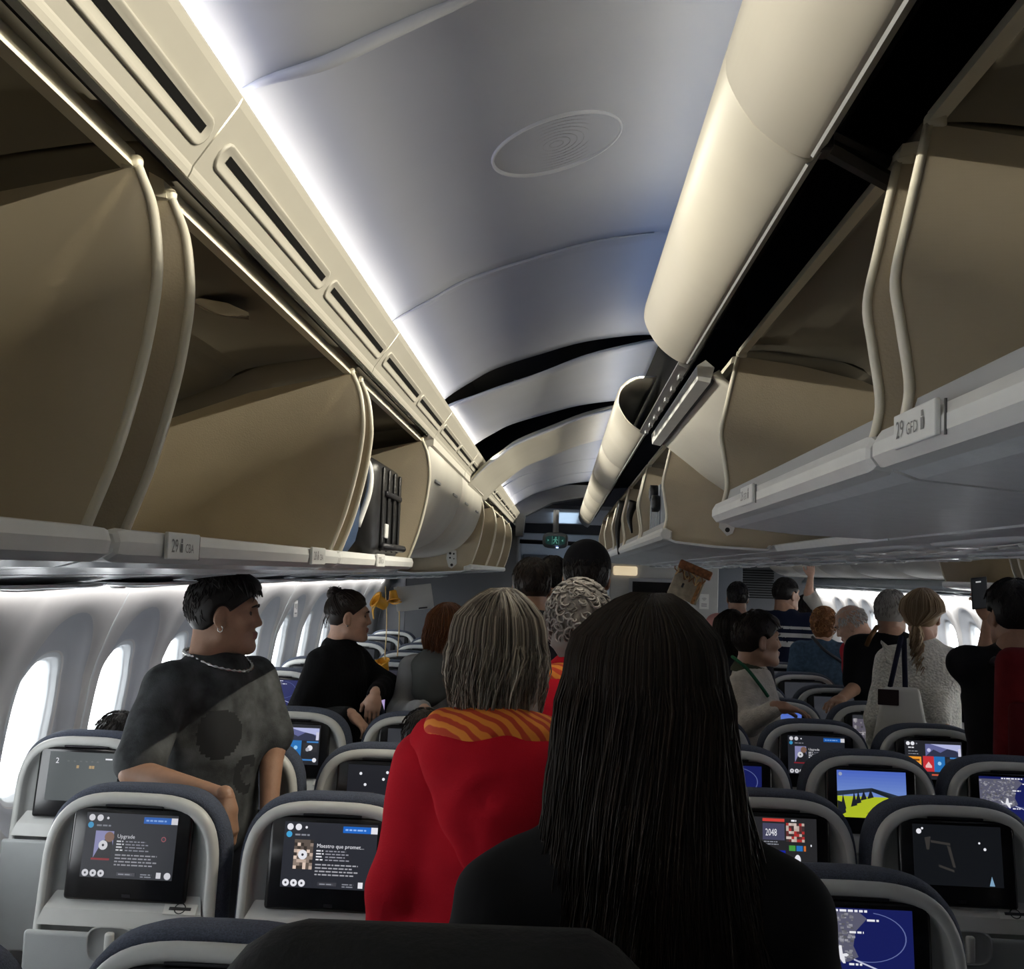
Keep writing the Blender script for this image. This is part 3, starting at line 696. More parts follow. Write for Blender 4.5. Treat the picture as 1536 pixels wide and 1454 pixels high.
def scr_home():
    s = Scr(); s.rect(0, 0, 1, 1, (.018, .019, .024)); s.disc(.06, .92, .052, WHT).disc(.14, .92, .052, WHT).disc(.21, .92, .02, GRY)
    s.rect(.36, .60, .62, .32, (.12, .13, .30)); s.poly([(.36, .60), (.5, .78), (.62, .70), (.8, .85), (.98, .66), (.98, .60)], (.03, .035, .07)); s.poly([(.45, .92), (.98, .92), (.98, .74), (.7, .82)], (.45, .48, .75))
    s.disc(.42, .76, .05, (.55, .55, .8)).rect(.93, .62, .05, .2, (.6, .6, .75)); s.lines(.06, .80, .13, 1, .1, WHT, .03).lines(.06, .71, .2, 2, .07, GRY, .02, 3)
    s.rect(.04, .32, .24, .26, (.85, .32, .03)).rect(.08, .47, .17, .05, (.15, .05, .01)).disc(.24, .37, .04, WHT)
    s.rect(.31, .20, .19, .40, (.55, .03, .04)).poly([(.35, .35), (.405, .46), (.46, .35), (.46, .3), (.35, .3)], (.85, .5, .5))
    s.rect(.50, .20, .19, .40, (.02, .16, .45)).disc(.595, .42, .05, (.3, .6, .9)).rect(.72, .32, .25, .22, (.03, .03, .035)).disc(.84, .42, .07, WHT).disc(.80, .38, .05, (.4, .4, .45)).rect(.78, .55, .2, .04, (.05, .2, .5))
    s.rect(.45, .10, .27, .04, (.6, .1, .05)).rect(.72, .10, .2, .04, (.05, .2, .5)).disc(.93, .12, .055, WHT)
    return s
def scr_field():
    s = Scr(); n = 8
    for k in range(n): s.rect(0, .45+.55*k/n, 1, .55/n+.002, tuple(a+(b-a)*k/n for a, b in zip((.16, .26, .60), (.06, .12, .52)))); s.lay -= 1
    s.rect(0, 0, 1, .45, (.42, .50, .02)); s.poly([(.0, .45), (.5, .56), (1, .32), (1, .45), (.5, .64), (0, .55)], (.02, .03, .05)); s.poly([(.5, .64), (.5, .56), (1, .30), (1, .36)], (.01, .015, .02))
    for x, y, h in ((.08, .14, .36), (.24, .22, .34), (.30, .28, .30), (.38, .36, .24), (.48, .40, .24), (.86, .06, .42)): s.poly([(x-.05, y), (x+.045, y+.04), (x+.02, y+h*.6), (x, y+h), (x-.015, y+h*.6)], (.012, .014, .02))
    s.poly([(0, 0), (.12, .1), (.1, .3), (0, .35)], (.012, .014, .02)); s.disc(.05, .92, .04, (.3, .35, .5)); s.poly([(.4, .1), (.6, .2), (.75, .12), (.6, 0)], (.30, .38, .01))
    return s
def scr_map():
    s = Scr(); s.rect(0, 0, 1, 1, (.008, .012, .10)); s.poly([(0, .95), (.56, .95), (.62, .88), (.52, .72), (.50, .55), (.54, .42), (.46, .36), (.30, .34), (.15, .20), (0, .12)], (.10, .10, .15))
    rn = random.Random(3)
    for k in range(240):
        u, v = rn.uniform(0, .5), rn.uniform(.38, .93); w = rn.uniform(.012, .035); q = rn.uniform(.06, .32); s.rect(u, v, w, w*.9, (q, q, q*1.15)); s.lay -= 1
    s.lay += 1; s.lines(.32, .955, .36, 1, .1, WHT, .028)
    for u, v in ((.62, .85), (.47, .70), (.46, .32)): s.lines(u, v, .12, 1, .1, WHT, .025)
    for k in range(20):
        t0, t1 = -1.9+3.3*k/20, -1.9+3.3*(k+1)/20; q = lambda r, t: (.62+r*.36*math.cos(t)*.9, .66+r*.30*math.sin(t)); s.poly([q(1, t0), q(1, t1), q(.97, t1), q(.97, t0)], (.12, .15, .35)); s.lay -= 1
    s.lay += 1; s.poly([(.5, .40), (1, .12), (1, .10), (.5, .38)], (.5, .52, .7))
    s.poly([(.30, .42), (.44, .46), (.46, .44), (.44, .42)], WHT).poly([(.36, .44), (.38, .55), (.40, .55), (.41, .44)], WHT).poly([(.36, .44), (.41, .34), (.43, .34), (.42, .44)], WHT).poly([(.31, .44), (.29, .49), (.31, .49), (.34, .44)], WHT)
    return s
def scr_2048():
    s = Scr(); s.rect(0, 0, 1, 1, (.02, .02, .022)); base = s.pt; s.pt = lambda u, v: base(.38+.60*u, v); s.rect(.0, .93, .42, .05, (.6, .05, .04)).lines(.55, .94, .12, 1, .1, WHT, .03)
    s.rect(0, .62, .42, .28, (.06, .06, .11)).text(.05, .69, .17, '2048', WHT); s.lines(.02, .58, .3, 2, .04, GRY, .018)
    rn = random.Random(9)
    for i in range(7):
        for j in range(7): s.rect(.45+.05*i, .60+.045*j, .05, .045, rn.choice([(.4, .03, .03), (.5, .4, .35), (.12, .03, .03), (.05, .03, .03), (.6, .5, .45)])); s.lay -= 1
    s.lay += 1; s.rect(0, .02, .43, .43, (.01, .02, .35)).rect(0, .36, .43, .02, (.5, .15, .3)).rect(0, .30, .43, .015, (.5, .4, .5)).lines(.03, .40, .35, 1, .1, (.6, .4, .2), .02)
    s.rect(.50, .45, .12, .09, (.06, .3, .05)).rect(.64, .45, .12, .09, (.02, .15, .45)).rect(.78, .45, .04, .09, (.6, .15, .03))
    s.disc(.66, .30, .09, WHT).lines(.66, .2, .12, 3, .04, GRY, .02).lines(.5, .05, .25, 1, .1, WHT, .02).disc(.92, .10, .055, WHT).disc(.92, .55, .02, WHT)
    return s
def scr_video():
    s = Scr(); s.rect(0, 0, 1, .16, (.01, .01, .012)).rect(0, .16, 1, .72, (.10, .09, .12)); rn = random.Random(4)
    for k in range(60): s.rect(rn.uniform(0, .95), rn.uniform(.2, .82), rn.uniform(.02, .07), rn.uniform(.03, .12), (lambda q: (q, q*.95, q))(rn.uniform(.03, .45))); s.lay -= 1
    s.lay += 1; s.rect(0, .45, 1, .03, (.3, .28, .3)); s.poly([(.26, .16), (.33, .40), (.45, .46), (.58, .46), (.68, .38), (.74, .16)], (.012, .012, .03)); s.disc(.51, .60, .14, (.25, .14, .10)); s.poly([(.42, .62), (.44, .78), (.51, .82), (.60, .76), (.61, .62), (.58, .70), (.45, .70)], (.01, .01, .01))
    return s
def scr_dark():
    s = Scr(); s.rect(0, 0, 1, 1, (.006, .007, .009)); s.disc(.07, .88, .045, WHT).disc(.11, .93, .02, WHT).disc(.75, .72, .018, WHT).disc(.81, .62, .025, WHT).poly([(.84, .02), (.9, .02), (.87, .18)], (.2, .35, .5))
    for p in (((.13, .78), (.2, .8), (.18, .58), (.15, .58)), ((.2, .74), (.42, .70), (.42, .66), (.2, .70)), ((.28, .34), (.45, .26), (.45, .22), (.28, .3)), ((.38, .66), (.42, .64), (.47, .3), (.44, .3))): s.poly(p, (.035, .032, .03))
    return s
def scr_purple(dim=1.):
    s = Scr(); s.rect(0, 0, 1, 1, (.02, .02, .03)); s.rect(0, .05, 1, .62, (.42*dim, .33*dim, .60*dim)).disc(.3, .4, .1, (.2, .16, .3)); s.disc(.07, .88, .05, WHT).disc(.16, .88, .05, WHT).disc(.24, .88, .02, WHT); return s
def scr_faint():
    s = Scr(); s.rect(0, 0, 1, 1, (.06, .07, .072)); s.text(.09, .76, .16, '2', WHT).rect(.80, .86, .12, .03, WHT)
    for u in (.26, .35, .44, .52, .6, .68): s.rect(u, .80, .03, .025, (.10, .11, .11))
    for u in (.40, .58, .62): s.rect(u, .67, .035, .06, (.40, .27, .12))
    return s
def scr_night():
    s = Scr(); s.rect(0, 0, 1, 1, (.012, .013, .018)); s.disc(.18, .82, .03, WHT).disc(.55, .86, .03, WHT).disc(.5, .72, .03, WHT).disc(.25, .6, .03, WHT); s.rect(.08, .15, .3, .3, (.05, .045, .05)).rect(.16, .2, .06, .2, (.25, .2, .18)); return s
SCRS = dict(upgrade=lambda: scr_movie('Upgrade', .75, 0), maestro=lambda: scr_movie('Maestro que promet...', 1, 1), home=scr_home, field=scr_field, map=scr_map, g2048=scr_2048, video=scr_video, dark=scr_dark, purple=scr_purple, faint=scr_faint, night=scr_night)
PLATE = {'placard', 'placard_print'}
def seat(x, y, scr, label, dz=0., group=None, pitch=0.):
    root = empty('airline_seat', (x, y, dz), label, 'seat', group); root.rotation_euler.x = pitch
    for n in ('back_cushion', 'seat_shell', 'ledge', 'tray_table', 'coat_strip', 'seat_cushion', 'seat_base', 'armrest', 'latch_recess', 'placard', 'monitor'):
        o = bpy.data.objects.new(n, SM[n]); COL.objects.link(o); o.parent = root
        if n == 'latch_recess': l = bpy.data.objects.new('latch', SM['latch']); COL.objects.link(l); l.parent = o; l.location = (0, 0, 0)
        if n == 'placard': l = bpy.data.objects.new('placard_print', SM['placard_print']); COL.objects.link(l); l.parent = o
        if n == 'monitor':
            o.location = MON_LOC
            for q in ('display', 'socket'): l = bpy.data.objects.new(q, SM[q]); COL.objects.link(l); l.parent = o
            if scr: SCRS[scr]().build(o)
    return root
XA, XB, XC = -1.555, -1.065, -.555; XD, XE, XF = .605, 1.10, 1.585; XH, XJ, XK = 2*CX+.555, 2*CX+1.065, 2*CX+1.555
YL = lambda r: 2.67+.81*(r-1); YR = lambda r: 2.17+.80*r
EO = 'empty-screened seats of the far rows'
# window side
seat(XC, 1.72, None, 'dark-screened seat under the black bundle, the nearest row', -.03)
seat(XB, 1.60, None, 'navy seat beside the dark-screened seat of the nearest row', -.03)
seat(XB, YL(1), 'upgrade', 'grey seat whose screen shows the Upgrade page, man in grey T-shirt leaning on it')
seat(XC, YL(1), 'maestro', 'grey seat whose screen reads Maestro que promet, beside the red hoodie')
seat(XA, YL(2), 'faint', 'window seat with a greyish screen showing a 2')
seat(XB, YL(2), None, 'seat with a dark screen hidden behind the man in grey T-shirt')
seat(XC, YL(2), 'night', 'seat with a dim dotted screen and a dark-haired child sitting in it')
seat(XA, YL(3), None, 'window seat behind the standing man in grey T-shirt')
seat(XB, YL(3), 'home', 'seat with orange, red and blue tiles on its screen, under the black sweater')
seat(XC, YL(3), None, 'seat with four fingers resting on its top edge')
seat(XA, YL(4), 'purple', 'window seat with a lilac screen beside the man in grey T-shirt')
seat(XB, YL(4), None, 'seat in which the woman in black sweater rests her arm')
seat(XC, YL(4), None, 'seat beside the woman in the grey hooded sweater')
seat(XA, YL(5), 'map', 'window seat with a small blue screen past the lilac one')
seat(XB, YL(5), 'purple', 'seat with a wide lilac screen under the hanging yellow cups')
seat(XC, YL(5), None, 'aisle seat in front of the grey hooded sweater')
seat(XB, YL(6), 'purple', 'seat with white dots above a lilac strip, second past the black sweater')
for r in range(6, 11):
    for x, c in ((XA, 'window'), (XB, 'middle'), (XC, 'aisle')):
        if r == 6 and x == XB: continue
        seat(x, YL(r), None, f'far {c} seat with a black screen beneath the hanging yellow mask', group=f'far {c} seats on the window side')
# centre block
seat(XD, YR(0), 'map', 'centre seat with a large flight map, beside the long dark hair')
seat(XE, YR(0)-.42, None, 'navy seat at the edge next to the flight map seat')
seat(XD, YR(1), 'g2048', 'centre seat whose screen shows a 2048 tile')
seat(XE, YR(1), 'dark', 'centre seat with a nearly black screen and white dots')
seat(XF, YR(1)-.25, None, 'navy seat beside the nearly black screen')
seat(XD, YR(2), 'map', 'centre seat mostly behind the long dark hair, sliver of blue screen')
seat(XE, YR(2), 'field', 'centre seat showing blue sky over a yellow-green field')
seat(XF, YR(2), 'map', 'centre seat with a satellite map cropped by the photo edge')
seat(XD, YR(3), None, 'centre aisle seat behind the long dark hair')
seat(XE, YR(3), 'upgrade', 'centre seat with a small Upgrade page below the hand in cream sleeve')
seat(XF, YR(3), 'home', 'centre seat with bright tiles on its screen beside the backpack man')
seat(XD, YR(4), None, 'centre seat where the man in cream sweater stands')
seat(XE, YR(4), 'field', 'centre seat with a small yellow-green field screen, behind the cream sleeve')
seat(XF, YR(4), 'video', 'centre seat playing a video of a man before shelves')
seat(XD, YR(5), None, 'centre seat past the man in cream sweater')
seat(XE, YR(5), 'purple', 'centre seat with a pale bright screen edge, past the green field screen')
seat(XF, YR(5), None, 'centre seat by the white tote bag')
for r in range(6, 11):
    for x, c in ((XD, 'D'), (XE, 'E'), (XF, 'F')):
        seat(x, YR(r), None, 'far centre seat with a black screen, among the crowd', group='far centre seats')
for r in range(4, 10):
    for x in (XH, XJ, XK):
        seat(x, YR(r), None, 'far seat by the bright windows past the woman in white', group='seats by the far windows')
# ------------------------------------------------------------------ forward end of the cabin
def boxobj(name, c, d, m, parent=None, bev=0., rot=None): return MB().box(c, d, bev, 2, rot).build(name, m, parent, bev > 0)
# dark monument past the last left row and its soffit
tag(boxobj('monument', (-.98, 11.0, 1.1), (1.12, .7, 2.2), MT['panel_dark'], None, .02), 'dark grey cabin monument past the last window-side row', 'partition')
so = MB(); pr = [(-.38, 2.10), (-.36, 2.30), (-.1, 2.44), (.3, 2.52), (.42, 2.50), (.42, 2.62), (-.45, 2.62), (-.45, 2.10)]
so.ext(pr, 10.48, 10.75); tag(so.build('ceiling_soffit', MT['panel_dark']), kind='structure')
# grey centre bulkhead with a monitor and a small sign
bk = empty('bulkhead', (1.12, 11.5, 0), 'grey centre bulkhead with a black monitor on it', 'partition')
def bkp(name, c, d, m, bev=0.):
    o = MB().box(c, d, bev).build(name, m, bk); return o
bkp('panel', (0, .1, 1.08), (1.16, .06, 2.14), MT['panel_grey'], .01)
bkp('monitor_frame', (-.13, .055, 1.58), (.50, .04, .30), MT['bin_grey'], .01)
bkp('monitor_screen', (-.13, .033, 1.58), (.42, .012, .22), MT['bezel'], .003)
bkp('pocket', (.3, .06, .8), (.4, .03, .3), MT['tray'], .01)
sg = bkp('wifi_sign', (.43, .065, 1.50), (.10, .006, .16), MT['placard'])
wi = MB()
for k, r in enumerate((.012, .024, .036)):
    for j in range(6):
        t0, t1 = R(50+80*j/6), R(50+80*(j+1)/6); q = lambda rr, t: (.43+rr*math.cos(t), .0612, 1.50+rr*math.sin(t)); wi.add([q(r, t0), q(r, t1), q(r+.005, t1), q(r+.005, t0)], [(0, 1, 2, 3)])
for k in range(2): wi.add([(.40, .0612, 1.47-.02*k), (.46, .0612, 1.47-.02*k), (.46, .0612, 1.478-.02*k), (.40, .0612, 1.478-.02*k)], [(0, 1, 2, 3)])
w_ = wi.build('wifi_mark', MT['ink_grey'], sg)
lampo = MB().box((-.42, .045, 1.80), (.26, .05, .10), .02).build('wall_lamp', mat('lamp_warm', (.6, .55, .45), .4, emit=(1, .8, .5), estr=.6), bk, True)
# exit sign pod over the aisle
ex = P(833, 811, 10.42); pod = empty('exit_sign', ex, 'oval dark exit sign pod with a running figure over the aisle', 'sign')
def oval(hx, hz, y): return [(hx*math.copysign(abs(math.cos(t))**.55, math.cos(t)), y, hz*math.copysign(abs(math.sin(t))**.55, math.sin(t))) for t in np.linspace(0, 2*math.pi, 33)[:-1]]
MB().loft([oval(.09, .05, .10), oval(.122, .075, .06), oval(.125, .078, 0), oval(.11, .062, -.022)], True, True, True).build('housing', mat('pod_grey', (.09, .10, .11), .4), pod, True)
fcp = MB().loft([oval(.098, .045, -.0225), oval(.096, .043, -.026)], True, False, True).build('sign_face', mat('sign_face_dark', (.01, .02, .02), .25, emit=(.004, .02, .018), estr=1), pod)
fg = MB(); Yf = -.0275
def qd(*p): fg.add([(x, Yf, z) for x, z in p], [tuple(range(len(p)))])
qd(*[(.004+.009*math.cos(t), .026+.009*math.sin(t)) for t in np.linspace(0, 6.28, 9)[:-1]]); qd((-.010, .015), (.012, .015), (.008, -.008), (-.008, -.008)); qd((-.008, -.008), (.0, -.008), (-.014, -.034), (-.022, -.03)); qd((.0, -.008), (.008, -.008), (.022, -.03), (.014, -.034)); qd((.012, .015), (.026, .002), (.022, -.002), (.008, .009)); qd((-.010, .015), (-.024, .004), (-.02, .0), (-.006, .009))
qd((-.032, -.04), (-.029, -.04), (-.029, .04), (-.032, .04)); qd((.032, -.04), (.035, -.04), (.035, .04), (.032, .04)); qd((.06, .0), (.075, .012), (.075, -.012)); qd((-.06, .0), (-.075, .012), (-.075, -.012))
fg.build('exit_figure', mat('sign_green', (.02, .1, .08), .4, emit=(.10, .35, .28), estr=.6), fcp)
MB().tube([(0, .04, .07), (0, .04, .30)], .03, 10).build('stalk', MT['panel_dark'], pod)
mb = MB().tube([(.02, -.03, -.066), (.02, -.03, -.074)], .012, 10).build('status_light', mat('led_blue_white', (.5, .6, 1), .3, emit=(.45, .6, 1), estr=4), pod)
# curtain bar, galley and lit cross-aisle beyond
tag(MB().tube([(-.42, 10.9, 2.06), (.45, 10.9, 2.05)], .022, 8).build('curtain_bar', MT['dark_metal'], None, True), 'dark curtain bar crossing the aisle under the exit sign', 'bar')
tag(boxobj('forward_ceiling', (0.1, 13.3, 2.46), (1.9, 3.6, .04), MT['ceiling']), kind='structure')
strip_light('forward_ceiling_light', .05, 2.40, 12.2, 14.8, (0, 1), .3, 1.6, (.6, .8, 1.0))
strip_light('forward_galley_light', .05, 2.2, 12.4, 14.2, (.05, -1), .08, 1.2, (.55, .75, 1.0))
gl = empty('galley', (.1, 14.9, 0), 'pale galley counter lit in blue at the far end', 'galley')
MB().box((0, .4, 1.15), (1.8, .5, 2.3), .02).build('cabinet', mat('galley_white', (.5, .54, .58), .4), gl)
MB().box((-.05, .12, 1.62), (.5, .1, .32), .03).build('oven_panel', MT['rail'], gl, True)
MB().box((-.45, .12, 1.75), (.35, .06, .5), .01).build('dark_door', MT['panel_dark'], gl)
MB().tube([(.0, .06, 1.62), (.0, .04, 1.62)], .07, 16).build('round_port', MT['bezel'], gl, True)
# far right monument with louvres
lm = empty('louvre_monument', (3.0, 15.4, 0), 'dark monument with fine louvres by the far windows', 'partition')
MB().box((0, .3, 1.12), (1.2, .5, 2.24), .02).build('body', MT['panel_dark'], lm)
for k in range(12): MB().box((-.25, .035, 1.50+.035*k), (.6, .03, .012)).build('louvre', MT['black'], lm)
tag(boxobj('partition_door', (1.95, 13.2, 1.1), (.55, .08, 2.2), mat('door_blue_grey', (.14, .16, .19), .5), None, .01), 'blue-grey door panel beside the pink collar', 'door')

# ------------------------------------------------------------------ luggage in the bins
bk_m = mat('suitcase_black', (.012, .012, .013), .35, bump=('noise', 30, .2))
sc = empty('suitcase', (-.735, 3.42, CAMZ+.012), 'black hard suitcase standing in the open bin', 'suitcase')
MB().box((0, 0, .165), (.36, .52, .32), .05, 4).build('case', bk_m, sc, True)
for q in range(4): MB().box((.184, -.165+.11*q, .165), (.008, .028, .26), .004).build('rib', bk_m, sc, True)
MB().box((.19, .0, .215), (.012, .30, .018), .005).build('handle', MT['dark_metal'], sc, True)
MB().box((.187, -.10, .10), (.008, .05, .045), .003).build('luggage_tag', MT['rail'], sc)
MB().tube([(.19, -.18, .05), (.20, .18, .05)], .012, 8).build('piping', MT['dark_metal'], sc, True)
bb = empty('duffel_bag', (-.74, 2.93, CAMZ+.012), 'dark blue soft bag beside the black suitcase', 'bag')
V, Fc = bevbox((.34, .30, .34), .09, 4); MB().add([(v[0], v[1]+.02*math.sin(9*v[2]), v[2]+.172) for v in V], Fc).build('body', mat('bag_blue', (.02, .05, .12), .7, noise=(8, .3), bump=('noise', 60, .4)), bb, True)
MB().tube(smoothpath([(.165, .06, .10), (.19, .08, .2), (.185, .1, .27), (.16, .1, .31)]), .009, 8).build('strap', MT['rail'], bb, True)
gs = empty('suitcase', (.585, 4.62, CAMZ+.15), 'grey ribbed suitcase lying in the centre bin with its wheels out', 'suitcase')
gm_ = mat('suitcase_grey', (.30, .33, .36), .4)
MB().box((0, 0, .13), (.36, .55, .25), .04, 3).build('case', gm_, gs, True)
for q in range(5): MB().box((-.183, -.2+.10*q, .13), (.010, .035, .20), .005).build('rib', gm_, gs, True)
for q, (yy, zz) in enumerate(((-.10, .20), (-.20, .15))):
    w = MB().tube([(-.215, yy, zz), (-.185, yy, zz)], .035, 20).build('wheel', bk_m, gs, True)
    MB().tube([(-.219, yy, zz), (-.214, yy, zz)], .021, 16).build('hub', MT['bin_grey'], w, True)
    MB().tube([(-.2195, yy, zz), (-.2135, yy, zz)], .010, 10).build('axle', bk_m, w, True)
for i, (px, py, px2, py2, Y, l) in enumerate(((935, 752, 928, 832, 6.55, 'long black strap hanging over the rail past the grey suitcase'), (951, 752, 948, 800, 6.15, 'short black strap hanging beside the grey suitcase'))):
    a, b = P(px, py, Y), P(px2, py2, Y); mid = (a+b)/2+Vector((-.02, 0, 0))
    tag(MB().tube(smoothpath([a, mid, b], 6), [.03-.024*k/12 for k in range(13)], 8).build('strap', bk_m, None, True), l, 'strap')

# ------------------------------------------------------------------ dropped oxygen panels and masks
yel = mat('mask_yellow', (.80, .40, .03), .45); cord = mat('mask_cord', (.75, .55, .25), .5)
c = P(621, 897, 6.1)
dp = tag(boxobj('service_flap', c, (.215, .008, .15), MT['panel_grey'], None, .004, Matrix.Rotation(R(-8), 3, 'Y') @ Matrix.Rotation(R(18), 3, 'X')), 'pale service flap hanging open beside the yellow masks', 'panel')
MB().box(Vector(c)+Vector((.055, -.006, -.055)), (.05, .004, .008), .001, 1, Matrix.Rotation(R(-8), 3, 'Y')).build('flap_latch', MT['dark_metal'], dp)
def mask(center, axis, label, s=1.):
    ax = Vector(axis).normalized(); fr = Matrix(frame_m(ax)); root = empty('oxygen_mask', center, label, 'oxygen mask')
    def ring(r, y): return [fr @ Vector((r*math.cos(t), y, r*math.sin(t)))*s for t in np.linspace(0, 2*math.pi, 17)[:-1]]
    MB().loft([ring(.042, .04), ring(.040, .045), ring(.036, .035), ring(.028, -.01), ring(.026, -.03), ring(.012, -.034)], True, False, True).build('cup', yel, root, True)
    MB().loft([ring(.046, .043), ring(.048, .038), ring(.043, .034)], True).build('rim', yel, root, True)
    MB().tube(smoothpath([fr @ Vector((.045, .04, 0)), fr @ Vector((.06, .0, -.05)), fr @ Vector((.03, -.02, -.09)), fr @ Vector((-.02, .03, -.06)), fr @ Vector((-.045, .04, 0))], 5), .004, 6).build('elastic_band', yel, root, True)
    return root
def frame_m(y):
    y = Vector(y).normalized(); x = y.cross(Vector((0, 0, 1)) if abs(y.z) < .95 else Vector((1, 0, 0))).normalized(); z = x.cross(y); return Matrix((x, y, z)).transposed()
m_a = P(572, 905, 6.0); m_b = P(576, 1000, 6.1)
mask(m_a, (-.7, -.5, .5), 'yellow oxygen mask dangling right below the bin rail', 1.05)
mask(m_b, (-.2, -.4, .9), 'yellow oxygen mask hanging low on its cord over a seat back', .9)
m_c = P(590, 893, 6.05)
mask(m_c, (.2, -.3, -.9), 'third yellow mask bunched against the pale service flap', .8)
for a, b, l in ((P(578, 880, 6.1), P(577, 990, 6.1), 'pale cord of the low hanging oxygen mask'), (P(597, 880, 6.12), P(596, 985, 6.12), 'pale cord hanging free beside the masks')):
    tag(MB().tube(smoothpath([a, (a+b)/2+Vector((.01, 0, 0)), b], 5), .0035, 6).build('cord', cord, None, True), l, 'cord')
# centre panel with wires and foil
root = empty('dropped_unit', P(1030, 872, 5.95), 'tan service unit dangling from the centre bins with loose wires', 'panel')
rt = Matrix.Rotation(R(22), 3, 'Y') @ Matrix.Rotation(R(-10), 3, 'Z')
MB().box((0, 0, -.03), (.17, .02, .15), .004, 1, rt).build('back_plate', mat('unit_tan', (.42, .36, .27), .6, noise=(30, .25)), root)
MB().box(rt @ Vector((.02, 0, .075)), (.19, .06, .05), .008, 2, rt).build('foil_box', mat('copper_foil', (.30, .12, .05), .35, metal=.5, noise=(40, .7)), root)
MB().box(rt @ Vector((.075, -.012, -.04)), (.02, .012, .13), .003, 1, rt).build('copper_strip', mat('copper_strip', (.35, .18, .07), .4, metal=.5, noise=(60, .5)), root)
rn = random.Random(2)
for q in range(9):
    a = rt @ Vector((-.09+.02*q, -.014, .05)); b = a+Vector((rn.uniform(-.02, .03), -.01, rn.uniform(-.07, -.03)))
    MB().tube(smoothpath([a, (a+b)/2+Vector((.015*rn.uniform(-1, 1), -.012, 0)), b, b+Vector((.02, 0, .02))], 4), .0035, 5).build('wire', cord if q % 2 else mat('wire_brown', (.25, .10, .03), .5), root, True)
MB().box(rt @ Vector((-.01, -.012, -.03)), (.012, .006, .025), .002, 1, rt).build('clip', MT['dark_metal'], root)
# small blue status light under the centre bins, wall notices
tag(MB().tube([P(1262, 777, 2.55), P(1262, 777, 2.55)+Vector((0, 0, .01))], .0055, 10).build('status_lamp', mat('led_blue', (.1, .2, 1), .3, emit=(.15, .45, 1), estr=14), None, True), 'tiny glowing blue light under the centre bins', 'light')
for (px, py, Y, sgx) in ((405, 912, 7.2, -1), (1472, 942, 9.95, 1)):
    z = P(px, py, Y).z; x = wallx(z)+.004 if sgx < 0 else 2*CX-wallx(z)-.004
    pl = MB().box((x, Y, z), (.003, .09, .11)).build('wall_notice', MT['wall']); tag(pl, ['small notice with printed symbols between the near windows', 'small notice with printed symbols between the far windows'][sgx > 0], 'sign')
    for (dy, dz, w, h) in ((-.02, .02, .02, .03), (.015, .015, .025, .04), (0, -.03, .06, .008)):
        MB().box((x-sgx*.002, Y+dy, z+dz), (.001, w, h)).build('symbol', MT['ink_grey'], pl)
# moulded lamp recess inside the open left bin
lc = Vector((-.66, 1.78, CAMZ+.487))
# black bag carried against the back of the long-haired woman
V, Fc = bevbox((.46, .17, .46), .08, 4)
bo = MB().add([(v[0]*(1.1-.35*v[2]), v[1], v[2]*(1-.16*(v[0]/.23)**2)+.008*math.sin(19*v[0])) for v in V], Fc).build('shoulder_bag', mat('black_fabric', (.010, .010, .011), .95, bump=('noise', 120, .5)), None, True)
bo.location = P(668, 1378, 1.16)-Vector((0, 0, .225)); tag(bo, 'soft black bag hanging against the back of the long-haired woman', 'bag')
# ------------------------------------------------------------------ people: smooth-union volumes turned into surfaces
def rc(a, b, ra, rb=None, k=.02): return ('c', np.array(a, float), np.array(b, float), ra, ra if rb is None else rb, k)
def el(c, r, k=.02, rot=None): return ('e', np.array(c, float), np.array(r, float), None if rot is None else np.array(rot), 0, k)
def bounds(pr, pad):
    lo = np.full(3, 1e9); hi = -lo
    for p in pr:
        if p[0] == 'c':
            for q, r in ((p[1], p[3]), (p[2], p[4])): lo = np.minimum(lo, q-r); hi = np.maximum(hi, q+r)
        else: m = p[2].max() if p[3] is not None else p[2]; lo = np.minimum(lo, p[1]-m); hi = np.maximum(hi, p[1]+m)
    return lo-pad, hi+pad
def sdf1(p, X, Y, Z):
    if p[0] == 'c':
        a, b, ra, rb = p[1:5]; d = b-a; L = max(d @ d, 1e-12)
        t = np.clip(((X-a[0])*d[0]+(Y-a[1])*d[1]+(Z-a[2])*d[2])/L, 0, 1)
        return np.sqrt((X-a[0]-t*d[0])**2+(Y-a[1]-t*d[1])**2+(Z-a[2]-t*d[2])**2)-(ra+t*(rb-ra))
    c, r, m = p[1:4]; x, y, z = X-c[0], Y-c[1], Z-c[2]
    if m is not None: x, y, z = (m[0][i]*0 for i in range(3)) if False else (m[0][0]*x+m[1][0]*y+m[2][0]*z, m[0][1]*x+m[1][1]*y+m[2][1]*z, m[0][2]*x+m[1][2]*y+m[2][2]*z)
    k0 = np.sqrt((x/r[0])**2+(y/r[1])**2+(z/r[2])**2)+1e-9; k1 = np.sqrt((x/r[0]**2)**2+(y/r[1]**2)**2+(z/r[2]**2)**2)+1e-9
    return k0*(k0-1)/k1
def smin(a, b, k): h = np.maximum(k-np.abs(a-b), 0)/k; return np.minimum(a, b)-h*h*k*.25
